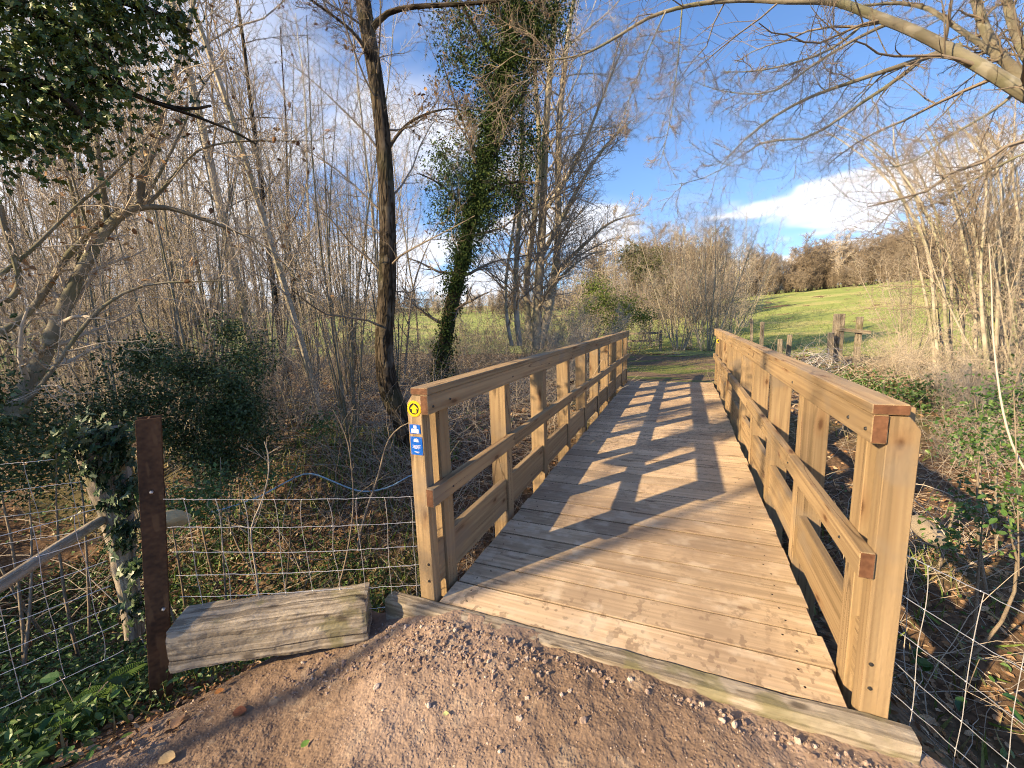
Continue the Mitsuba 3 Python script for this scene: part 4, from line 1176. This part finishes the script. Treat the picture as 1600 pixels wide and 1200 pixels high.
V = V + 0.006 * (meshkit.fbm(V * 12, 3, 4)[:, None] - .5) * 2
whole('fallen_pole', 'pale barkless pole leaning down to the left from the ivy covered post', 'pole', (V, F), 'm_old', smooth=True, uv=U[:, ::-1])
P, R = wlimb([[*at(330, 800, 5.0), .016], [*at(400, 778, 5.1), .016], [*at(440, 757, 5.2), .016], [*at(480, 740, 5.2), .016], [*at(520, 752, 5.0), .016], [*at(570, 768, 4.9), .016], [*at(610, 760, 4.8), .016], [*at(645, 742, 4.8), .016], [*at(700, 745, 4.8), .016]], 30)
whole('water_pipe', 'pale blue plastic pipe snaking across the ditch bank', 'pipe', tubes(P, R * .5, 7), 'm_pipe', smooth=True)


def chunk(name, label, catg, c, size, seed, bsdf):
    m = trimesh.creation.icosphere(subdivisions=3)
    v = np.array(m.vertices)
    v = np.sign(v) * np.abs(v) ** .7 * np.asarray(size) * (0.8 + .5 * meshkit.fbm(v * 1.7 + seed, 3, seed))[:, None]
    Rm = trimesh.transformations.euler_matrix(.2 * seed, .3, seed)[:3, :3]
    whole(name, label, catg, (v @ Rm.T + c, np.array(m.faces)), bsdf, smooth=True)


chunk('log_piece', 'pale yellow cut wood chunk behind the rusty post', 'wood chunk', at(266, 812, 3.6), (.14, .07, .05), 2, 'm_cut')
chunk('log_piece', 'pale cut log end on the right bank beside the end post', 'wood chunk', at(1447, 828, 3.6), (.10, .05, .05), 5, 'm_old')

# ------------------------------------------------------------------ far fences and posts
def rail_fence():
    d = thing('rail_fence', 'low wooden rail fence beyond the far end of the bridge', 'fence')
    a, b = at(930, 536, 21.5), at(1032, 534, 20.8)
    a[2], b[2] = [float(ground_z(np.array([p[0]]), np.array([p[1]]))[0]) for p in (a, b)]
    u = unit(b - a)
    L = np.linalg.norm(b - a)
    w = unit(np.cross(Z, u))
    for t in (0.0, .5, 1.0):
        V, F = prism([[-.06, -.06], [.06, -.06], [.06, .06], [-.06, .06]], a + (b - a) * t - Z * .2, u, w, Z, 1.22, .008)
        m, uv = grained(V, F, Z)
        part(d, 'post', m, 'm_old', uv=uv)
    for h in (.52, .88):
        V, F = prism([[-.02, -.05], [.02, -.05], [.02, .05], [-.02, .05]], a - w * .085 + Z * h - u * .1, w, np.cross(u, w), u, L + .2, .006)
        m, uv = grained(V, F, u)
        part(d, 'rail', m, 'm_old', uv=uv)


rail_fence()


def old_post(label, px, py_base, d, h, r, lean=(0, 0), name='fence_post', group=None):
    q = at(px, py_base, d)
    q[2] = float(ground_z(q[:1], q[1:2])[0])
    V, F = prism([[-r, -r], [r, -r], [r, r], [-r, r]], q - Z * .2, X, Y, unit(np.array([lean[0], lean[1], 1.0])), h + .2, .012)
    m, uv = grained(V, F, Z)
    whole(name, label, 'fence post', m, 'm_old', uv=uv, group=group)


old_post('thick mossy square gate post at the edge of the field', 1306, 560, 16.0, 1.55, .12)
old_post('thinner post to the right of the mossy gate post', 1338, 560, 16.0, 1.45, .07)
old_post('short post to the left of the mossy gate post', 1297, 560, 15.6, 1.0, .07, (-.02, 0))
old_post('leaning brown fence post left of the coil of wire', 1230, 560, 15.5, .95, .06, (.03, 0))
old_post('pale topped stub post left of the coil of wire', 1219, 560, 15.0, .85, .06, (-.03, 0))
old_post('upright grey fence post standing below the field slope', 1189, 550, 18.0, 1.3, .06)
old_post('thin fence post beside the hazel stool at the field edge', 1175, 545, 18.5, 1.4, .05, (-.04, 0))
gp = at(1322, 515, 16.0)
V, F = prism([[-.05, -.025], [.05, -.025], [.05, .025], [-.05, .025]], at(1308, 514, 15.86), Z, unit(np.array([RH[1], -RH[0], 0])), unit(at(1336, 517, 15.86) - at(1308, 514, 15.86)), .78, .005)
m, uv = grained(V, F, unit(at(1336, 517, 15.86) - at(1308, 514, 15.86)))
whole('stile_rail', 'short pale rail fixed between the two gate posts', 'rail', m, 'm_old', uv=uv)
# coil of old wire
rg = np.random.default_rng(61)
q = at(1272, 568, 13.0)
q[2] = float(ground_z(q[:1], q[1:2])[0]) + .32
cw = thing('wire_coil', 'tangled coil of grey fence wire lying by the gate posts', 'wire coil')
for i in range(26):
    a = np.linspace(0, 2 * np.pi * rg.uniform(.6, 1.0), 18) + rg.uniform(0, 6)
    ex, ey = unit(rg.normal(size=3)), unit(rg.normal(size=3))
    ey = unit(ey - ex * (ex @ ey))
    rr = rg.uniform(.28, .5)
    pl = q + rg.normal(size=3) * .1 + rr * (np.cos(a)[:, None] * ex * 1.3 + np.sin(a)[:, None] * ey) * np.array([1.1, 1, .75])
    part(cw, 'strand', tubes(pl[None], np.full((1, 18), .006), 4), 'm_zinc', smooth=True)

# ------------------------------------------------------------------ ground cover
rg = np.random.default_rng(91)


def scatter(n, x0, x1, y0, y1, ok=None, dens=None):
    p = np.stack([rg.uniform(x0, x1, n), rg.uniform(y0, y1, n)], 1)
    k = np.ones(n, bool)
    if ok is not None:
        k &= ok(p[:, 0], p[:, 1])
    if dens is not None:
        k &= meshkit.fbm(np.column_stack([p * dens[0], 0 * p[:, 0]]), 3, dens[2]) > dens[1]
    p = p[k]
    return np.column_stack([p, ground_z(p[:, 0], p[:, 1])])


def offpath(x, y):
    return ((path_edge(x, y)[0] < 0.10 + .25 * np.random.default_rng(len(x)).random(len(x)) ** 2) | (y > 0.0)) & ~((np.abs(x) < 1.0) & (y > -.2) & (y < 8.4)) & ~((np.abs(x - .2) < 2.6) & (y > 8.3) & (y < 17))


# dead leaves: near ones denser
cl = []
for (n, box, size) in [(9000, (-7, -1.2, -.6, 6), .062), (4500, (1.0, 6, -.5, 9), .06), (9000, (-14, -1.2, 3, 15), .075), (5000, (1.2, 12, 6, 18), .08), (3500, (-5, 5, 14, 21), .09), (5200, (-4, -1.3, -2.4, 0), .034), (6000, (-18, -5.5, -2.5, 5), .075), (2500, (1.2, 4.5, -.3, 5), .05)]:
    p = scatter(n, *box, ok=offpath)
    e = path_edge(p[:, 0], p[:, 1])[0]
    p[:, 2] = np.where((e > 0) & (p[:, 1] < -.1), np.maximum(p[:, 2], path_z(p[:, 0], p[:, 1])), p[:, 2]) + .008 + .02 * rg.random(len(p))
    cl.append(leaves(rg, p, size, DEADCOL, 'oval' if size < .07 else 'diamond', spread=.45))
V, F, C = cat(cl)
whole('fallen_leaves', 'brown dead leaves littering the woodland floor and ditch banks', 'leaf litter', (V, F), 'm_dead', color=C, kind='stuff')
# dead stems and brushwood
cl = []
for (n, box, L, r) in [(1500, (-6.5, -1.3, .6, 6.5), (.3, 1.3), .0026), (500, (1.2, 5.5, .4, 8), (.25, 1.0), .0026), (1500, (-12, -1.3, 5, 14), (.4, 1.7), .004), (1300, (1.5, 11, 7, 17), (.4, 1.6), .0045), (600, (-8, 8, 15, 21), (.4, 1.3), .006)]:
    p = scatter(n, *box, ok=offpath)
    D = rg.normal(size=(len(p), 3)) * np.array([1, 1, .22]) + np.array([0, 0, .12])
    P, R = grow(rg, p + np.array([0, 0, .02]), D, rg.uniform(*L, len(p)), np.full(len(p), r) * rg.uniform(.6, 1.6, len(p)), np.full(len(p), r * .5), 6, wob=.16, up=-.05, bend=.08)
    P[:, :, 2] = np.maximum(P[:, :, 2], ground_z(P[:, :, 0], P[:, :, 1]) + .006)
    cl.append(tubes(P, R, 3))
for (n, box, L, r) in [(900, (1.3, 4.5, .3, 6), (.3, 1.1), .0024), (1500, (-18, -5, -2, 5), (.5, 1.8), .004), (2600, (-7.5, -1.4, 2.2, 8.5), (.5, 1.9), .0032), (1500, (-13, -1.6, 7, 15), (.6, 2.2), .0042), (500, (1.3, 6, 2.5, 9), (.4, 1.4), .003), (700, (4, 12, 8, 16), (.5, 1.6), .0042)]:
    p = scatter(n, *box, ok=offpath, dens=(.7, .43, 31))
    D = rg.normal(size=(len(p), 3)) * np.array([.8, .8, .3]) + np.array([0, 0, .75])
    P, R = grow(rg, p, D, rg.uniform(*L, len(p)), np.full(len(p), r) * rg.uniform(.6, 1.8, len(p)), np.full(len(p), r * .45), 7, wob=.14, up=-.10, bend=.09)
    P[:, :, 2] = np.maximum(P[:, :, 2], ground_z(P[:, :, 0], P[:, :, 1]) + .006)
    cl.append(tubes(P, R, 3))
whole('brushwood', 'tangle of dead twigs and bent stems covering the banks', 'brushwood', cat(cl), 'm_ptwig', smooth=True, kind='stuff')
# green ground cover
cl = []
for (n, box, size, dens) in [(9000, (-4.5, -1.75, -2.6, .6), .036, (1.6, .40, 3)), (16000, (-7, -2.0, -1.6, 1.8), .046, (1.3, .33, 33)), (2400, (-7, -1.4, .3, 5), .04, (.9, .54, 4)), (2600, (1.4, 6, -.3, 7), .042, (.9, .50, 5)), (9000, (-16, -4.5, -2.2, 3), .06, (.9, .42, 34)), (3000, (2, 12, 8, 17), .07, (.5, .5, 6))]:
    p = scatter(n, *box, ok=offpath, dens=dens)
    p[:, 2] += .03 + .16 * rg.random(len(p)) ** 2
    cl.append(leaves(rg, p, size, BR, 'oval', spread=.5))
V, F, C = cat(cl)
whole('ground_cover', 'low green ivy and herb leaves growing over the ground', 'ground cover', (V, F), 'm_ivy', color=C, kind='stuff')
# grass
cl = []
GR = [(0.10, 0.16, 0.035), (0.14, 0.20, 0.05), (0.19, 0.22, 0.08), (0.24, 0.22, 0.11)]
for (n, box, size, dens, ok) in [(9000, (-4, 4.4, 9.2, 17), .07, (.8, .47, 9), None), (3500, (-5.5, -1.3, .6, 3.5), .22, (1.0, .52, 12), offpath), (2500, (1.2, 5, -.4, 6), .16, (1.0, .5, 13), offpath), (900, (-3.6, -2.1, -2.3, 0), .16, (1.2, .45, 14), offpath), (9000, (3, 34, 18, 48), .26, (.35, .45, 15), None), (5000, (-34, -4, 18, 42), .26, (.35, .45, 16), None)]:
    p = scatter(n, *box, ok=ok, dens=dens)
    if size == .07:
        p[:, 2] = np.where(p[:, 1] < 11, np.maximum(p[:, 2], -.06), p[:, 2]) + .01
    a = rg.uniform(0, 6.28, len(p))
    fw = np.stack([np.cos(a) * .5, np.sin(a) * .5, np.ones(len(p))], 1)
    cl.append(leaves(rg, p, size, GR, 'blade', nrm=np.stack([np.cos(a), np.sin(a), -.3 + 0 * a], 1), spread=.2, fwd=fw))
V, F, C = cat(cl)
whole('grass', 'tufts of green and straw coloured grass on the banks and far path', 'grass', (V, F), 'm_dead', color=C, kind='stuff')
# gravel stones
ico = trimesh.creation.icosphere(subdivisions=1)
iv, jf = np.array(ico.vertices), np.array(ico.faces)
oc = trimesh.creation.icosphere(subdivisions=0)
ov, of = np.array(oc.vertices), np.array(oc.faces)
STONE = np.array([(0.25, 0.185, 0.148), (0.32, 0.245, 0.20), (0.20, 0.145, 0.115), (0.42, 0.35, 0.295), (0.28, 0.205, 0.168)])


def stones(p, size, v, f):
    n = len(p)
    R = trimesh.transformations.random_rotation_matrix
    q = unit(rg.normal(size=(n, 4)))
    w, x, y, z = q.T
    M = np.stack([1 - 2 * (y * y + z * z), 2 * (x * y - z * w), 2 * (x * z + y * w), 2 * (x * y + z * w), 1 - 2 * (x * x + z * z), 2 * (y * z - x * w), 2 * (x * z - y * w), 2 * (y * z + x * w), 1 - 2 * (x * x + y * y)], -1).reshape(n, 3, 3)
    vv = v[None] * rg.uniform(.55, 1.25, (n, len(v), 1)) * rg.uniform(.6, 1.2, (n, 1, 3))
    V = p[:, None] + np.einsum('nij,nkj->nki', M, vv) * size[:, None, None]
    C = STONE[rg.integers(0, len(STONE), n)] * rg.uniform(.75, 1.2, (n, 1))
    return V.reshape(-1, 3), (f[None] + (np.arange(n) * len(v))[:, None, None]).reshape(-1, 3), np.repeat(C, len(v), 0)


def onpath(n, x0, x1, y0, y1, dens=None):
    p = np.stack([rg.uniform(x0, x1, n), rg.uniform(y0, y1, n)], 1)
    k = path_edge(p[:, 0], p[:, 1])[0] > 0.03
    if dens:
        k &= meshkit.fbm(np.column_stack([p * dens[0], 0 * p[:, 0]]), 3, dens[2]) > dens[1]
    p = p[k]
    return np.column_stack([p, path_z(p[:, 0], p[:, 1])])


cl = []
p = onpath(16000, -2.0, 1.5, -1.5, -.12)
cl.append(stones(p, rg.uniform(.0014, .0034, len(p)), ov, of))
p = onpath(2600, -2.0, 1.5, -1.5, -.12, (2.2, .5, 3))
cl.append(stones(p, rg.uniform(.0035, .008, len(p)), ov, of))
c0 = np.stack([-.62 + .30 * rg.normal(size=420), -.27 + .11 * rg.normal(size=420)], 1)
c1 = np.stack([rg.uniform(-1.2, 1.0, 300), -.15 - .06 * rg.random(300) ** 2], 1)
c2 = np.stack([rg.uniform(-1.5, -.6, 300), rg.normal(size=300) * .06], 1)
c2[:, 1] += -.42 + .35 * (c2[:, 0] + 1.2)
for c in (c0, c1, c2):
    c = c[c[:, 1] < -.125]
    pz = np.column_stack([c, path_z(c[:, 0], c[:, 1]) + .002])
    cl.append(stones(pz, rg.uniform(.0045, .016, len(pz)) * rg.uniform(.45, 1.0, len(pz)) ** 1.5, iv, jf))
V, F, C = cat(cl)
whole('gravel', 'loose pinkish brown stones and grit on the path', 'gravel', (V, F), 'm_stone', color=C, kind='stuff')

# single stones and leaves one can point to
def stone(label, px, py, z, s, seed, tint):
    q = at(px, py, 1.5)
    r = FWD + RIGHT * (px - 800) / FPX + UP * (600 - py) / FPX
    q = CAM + r * (z - CAM[2]) / r[2]
    q[2] = path_z(q[:1], q[1:2])[0] + s * .4
    rr = np.random.default_rng(seed)
    v = iv * rr.uniform(.75, 1.15, (len(iv), 1)) * np.array([1.2, .9, .75])
    Rm = trimesh.transformations.euler_matrix(*rr.uniform(0, 3, 3))[:3, :3]
    whole('stone', label, 'stone', (v @ Rm.T * s + q, jf), 'm_stone', color=np.tile(np.array(tint), (len(iv), 1)))


stone('pale pinkish stone at the lower right, left one of two', 1127, 1155, -.1, .014, 1, (.50, .40, .34))
stone('pale pinkish stone at the lower right, right one of two', 1146, 1160, -.1, .013, 2, (.52, .43, .36))
stone('pale stone at the left rim of the gravel near the timber block', 590, 1090, -.1, .014, 3, (.5, .42, .36))
stone('pale stone lying in the middle of the loose gravel heap', 672, 1127, -.1, .012, 4, (.5, .42, .36))
stone('small pale stone near the bottom edge, left of centre', 782, 1197, -.1, .009, 5, (.55, .48, .42))


def lay_leaf(label, px, py, s, col, seed, ang, curl=1.0):
    r = FWD + RIGHT * (px - 800) / FPX + UP * (600 - py) / FPX
    z = -.17
    for _ in range(6):
        q = CAM + r * (z - CAM[2]) / r[2]
        e = path_edge(q[:1], q[1:2])[0][0]
        z = float(max(ground_z(q[:1], q[1:2])[0], path_z(q[:1], q[1:2])[0] if e > -.05 else -9)) + .015
    s = s * .72
    n = 9
    t = np.linspace(0, 1, n)
    wid = .36 * np.sin(np.pi * t ** .8) ** .8 * s
    V = []
    for i in range(n):
        for k in (-1, -.5, 0, .5, 1):
            V.append([t[i] * s - s / 2, k * wid[i], curl * (.22 * abs(k) * wid[i] * (1 + .3 * np.sin(5 * t[i])) + .10 * s * (t[i] - .5) ** 2 * 2 + .015 * s * math.sin(9 * t[i] + k * 2 + seed))])
    V = np.array(V)
    F = []
    for i in range(n - 1):
        for k in range(4):
            a = i * 5 + k
            F += [[a, a + 5, a + 6], [a, a + 6, a + 1]]
    R = trimesh.transformations.euler_matrix(.15, -.1, ang)[:3, :3]
    whole('fallen_leaf', label, 'leaf', (V @ R.T + q, np.array(F)), 'm_dead', smooth=True, color=np.tile(np.array(col), (len(V), 1)))


lay_leaf('large rust brown fallen leaf at the bottom left', 85, 1168, .15, (.24, .105, .05), 1, 1.0)
lay_leaf('pale tan curled fallen leaf beside the rust brown one', 108, 1186, .13, (.36, .27, .17), 2, 1.3, 1.5)
lay_leaf('orange brown fallen leaf below the timber block', 343, 1080, .06, (.38, .17, .06), 3, .7)
lay_leaf('dark red brown fallen leaf at the edge of the gravel', 375, 1112, .09, (.17, .07, .04), 4, .4)
lay_leaf('light brown fallen leaf lying under the red brown one', 278, 1128, .09, (.30, .19, .12), 5, 1.6)
lay_leaf('pale straw fallen leaf near the bottom edge', 262, 1185, .10, (.42, .31, .17), 6, .3)
lay_leaf('small fresh green leaf lying on the gravel', 477, 1162, .05, (.12, .22, .05), 7, 1.2)
lay_leaf('light green leaf beside the loose gravel heap', 697, 1115, .035, (.40, .44, .20), 8, .2)
lay_leaf('brown leaf against the bottom corner of the timber block', 268, 1063, .07, (.33, .22, .13), 9, 2.2)


# ------------------------------------------------------------------ ferns, leafy plant, saplings
def fern(label, px, py, d, n, L, seed):
    rg = np.random.default_rng(seed)
    k = thing('fern', label, 'fern')
    q = at(px, py, d)
    q[2] = float(ground_z(q[:1], q[1:2])[0])
    for i in range(n):
        a = i * 2 * np.pi / n + rg.random()
        P, R = grow(rg, q[None], np.array([[math.cos(a) * .6, math.sin(a) * .6, 1.0]]), np.array([L * rg.uniform(.7, 1.1)]), np.array([.003]), np.array([.001]), 16, wob=.03, up=-.10, bend=.0)
        P = P[0]
        tan = unit(np.gradient(P, axis=0))
        side = unit(np.cross(tan, Z))
        pos, fw, sz = [], [], []
        for j in range(2, 17):
            for s in (-1, 1):
                for h in (0, .5):
                    if j + h > 16:
                        continue
                    c = P[j] * (1 - h) + P[min(j + 1, 16)] * h
                    pos.append(c)
                    fw.append(side[j] * s + tan[j] * .35)
                    sz.append(L * .26 * math.sin(math.pi * (j - 1 + h) / 17) ** .7)
        v = LEAF['oval'][0] * np.array([1, .42, .6])
        pos, fw, sz = np.array(pos), unit(np.array(fw)), np.array(sz)
        up_ = unit(np.cross(np.cross(fw, Z), fw))
        y = np.cross(up_, fw)
        V = pos[:, None] + sz[:, None, None] * (fw[:, None] * v[None, :, :1] + y[:, None] * v[None, :, 1:2] + up_[:, None] * v[None, :, 2:])
        Fm = LEAF['oval'][1][None] + (np.arange(len(pos)) * len(v))[:, None, None]
        sv, sf = tubes(P[None], R, 4)
        col = np.array([.085, .145, .04]) * rg.uniform(.8, 1.5)
        V2, F2, C2 = cat([(V.reshape(-1, 3), Fm.reshape(-1, 3), np.tile(col, (V.size // 3, 1))), (sv, sf, np.tile([.16, .14, .06], (len(sv), 1)))])
        part(k, 'frond', (V2, F2), 'm_leaf', color=C2)


fern('green fern among the ivy at the left edge', 40, 1040, 2.95, 7, .27, 1)
fern('pale sunlit fern in front of the leaning pole', 95, 985, 3.0, 6, .3, 2)
fern('small fern by the foot of the wire netting', 25, 1120, 2.75, 6, .22, 3)


def leafy(label, px, py, d, n, s, seed, h=.25):
    rg = np.random.default_rng(seed)
    k = thing('leafy_plant', label, 'plant')
    q = at(px, py, d)
    q[2] = float(ground_z(q[:1], q[1:2])[0])
    for i in range(n):
        a = i * 2.4 + rg.random()
        e = q + np.array([math.cos(a) * h * .5, math.sin(a) * h * .5, h * rg.uniform(.6, 1.1)])
        part(k, 'stem', tubes(spline(np.array([q, (q + e) / 2 + [0, 0, .04], e]), 6)[None], np.full((1, 6), .002), 4), 'm_twig', smooth=True)
        V, F, C = leaves(rg, e[None], s, [(.03, .085, .02), (.045, .11, .025)], 'oval', nrm=np.array([[math.cos(a) * .3, math.sin(a) * .3, .9]]), spread=.15, fwd=np.array([[math.cos(a), math.sin(a), -.2]]))
        part(k, 'leaf', (V, F), 'm_ivy', color=C)


leafy('broad leaved dark green plant behind the netting at lower left', 100, 1000, 2.9, 8, .085, 4, .24)
leafy('bright broad leaved plant by the right netting', 1530, 905, 3.0, 8, .085, 5, .3)
leafy('low bright green plant in the bottom left corner', 5, 1150, 2.55, 14, .035, 6, .10)


def sapling(label, pts, seed, n=6, twig='m_ptwig'):
    P, R = limb(pts, 16)
    rg = np.random.default_rng(seed)
    k = thing('sapling', label, 'sapling')
    V, F = tubes(P, R, 6)
    part(k, 'stem', (V, F), twig, smooth=True)
    lv = tree_levels(rg, P, R, [dict(n=n, t0=.25, len=.35, ang=(30, 65), rad=.5, rmin=.0018), dict(n=3, len=.5, rmin=.0014)])
    part(k, 'crown', cat([tubes(p, r, 3) for p, r in lv]), twig, smooth=True)


sapling('thin branching sapling behind the wire netting', [(402, 940, 3.3, .008), (398, 880, 3.3, .007), (392, 830, 3.3, .006), (410, 780, 3.3, .005), (413, 690, 3.3, .003)], 1, 8)
sapling('dark sapling leaning right behind the wire netting', [(560, 860, 3.6, .014), (572, 800, 3.6, .012), (592, 740, 3.6, .010), (606, 690, 3.6, .008), (640, 660, 3.5, .004)], 2, 6, 'm_twig')
sapling('slender crooked sapling left of the leaning dark sapling', [(528, 920, 3.4, .008), (545, 850, 3.4, .007), (552, 770, 3.4, .006), (545, 700, 3.4, .004), (520, 640, 3.4, .002)], 3, 8, 'm_twig')
sapling('tall bent green stem arching over the right bank', [(1605, 740, 2.9, .0045), (1580, 690, 3.0, .0045), (1560, 600, 3.1, .004), (1550, 480, 3.2, .0032), (1545, 380, 3.2, .002)], 4, 3)
sapling('upright red brown stem at the right edge', [(1592, 900, 2.9, .003), (1590, 780, 2.9, .0028), (1584, 610, 2.9, .0018)], 5, 2, 'm_twig')
sapling('thin dark sapling left of the ivy tree', [(628, 610, 9.5, .03), (636, 540, 9.5, .027), (646, 450, 9.5, .022), (662, 400, 9.5, .014), (690, 340, 9.5, .006)], 6, 8, 'm_twig')
for i in range(16):  # arching bramble and dead stems
    rr = np.random.default_rng(300 + i)
    left = i < 10
    px, d = (rr.uniform(20, 640), rr.uniform(3.2, 6.5)) if left else (rr.uniform(1430, 1600), rr.uniform(3, 7))
    q = at(px, 600, d)
    q[2] = float(ground_z(q[:1], q[1:2])[0])
    P, R = grow(rr, q[None], np.array([[rr.normal(), rr.normal(), 1.3]]), np.array([rr.uniform(1.2, 2.4)]), np.array([.006]), np.array([.0025]), 14, wob=.06, up=-.09, bend=.05)
    P[:, :, 2] = np.maximum(P[:, :, 2], ground_z(P[:, :, 0], P[:, :, 1]) + .01)
    k = thing('bramble', 'bare arching bramble stem on the %s bank' % ('left ditch' if left else 'right'), 'bramble stem', 'arching bramble stems on the %s bank' % ('left' if left else 'right'))
    part(k, 'stem', tubes(P, R, 4), 'm_ptwig', smooth=True)

# ------------------------------------------------------------------ trees behind the camera, towards the sun
S_ = np.array([.603, .798])
N_ = np.array([.798, -.603])
for i, (s, q, k, sc) in enumerate([(-25, .4, 3, 1.1), (-12, -1.13, 1, 1.0), (-16, -3.4, 3, 1.1), (-12, -4.6, 1, 1.1), (-18, -6.5, 0, 1.1), (-9, 2.0, 2, .9)]):
    p = S_ * s + N_ * q
    stand('sunward_tree', 'bare tree standing behind the viewer, left of the path', 'tree', f'wood_{k}', float(p[0]), float(p[1]), 40.0 * i, sc, 'trees behind the viewer')
evergreen('holly_tree', 'evergreen holly beside the path left of the picture', 'bush', [(-5.0, -2.4, .8, 1.0), (-5.6, -1.8, 1.6, 1.0), (-6.2, -1.0, 1.2, 1.1), (-7.0, -.6, 1.8, 1.1), (-4.6, -3.0, .6, .8), (-6.0, -2.2, 2.4, .8), (-6.2, -4.1, 3.2, 1.0), (-7.2, -3.4, 3.4, 1.2), (-8.0, -2.4, 3.0, 1.2)], 11000, .09, HOLLY, 48)
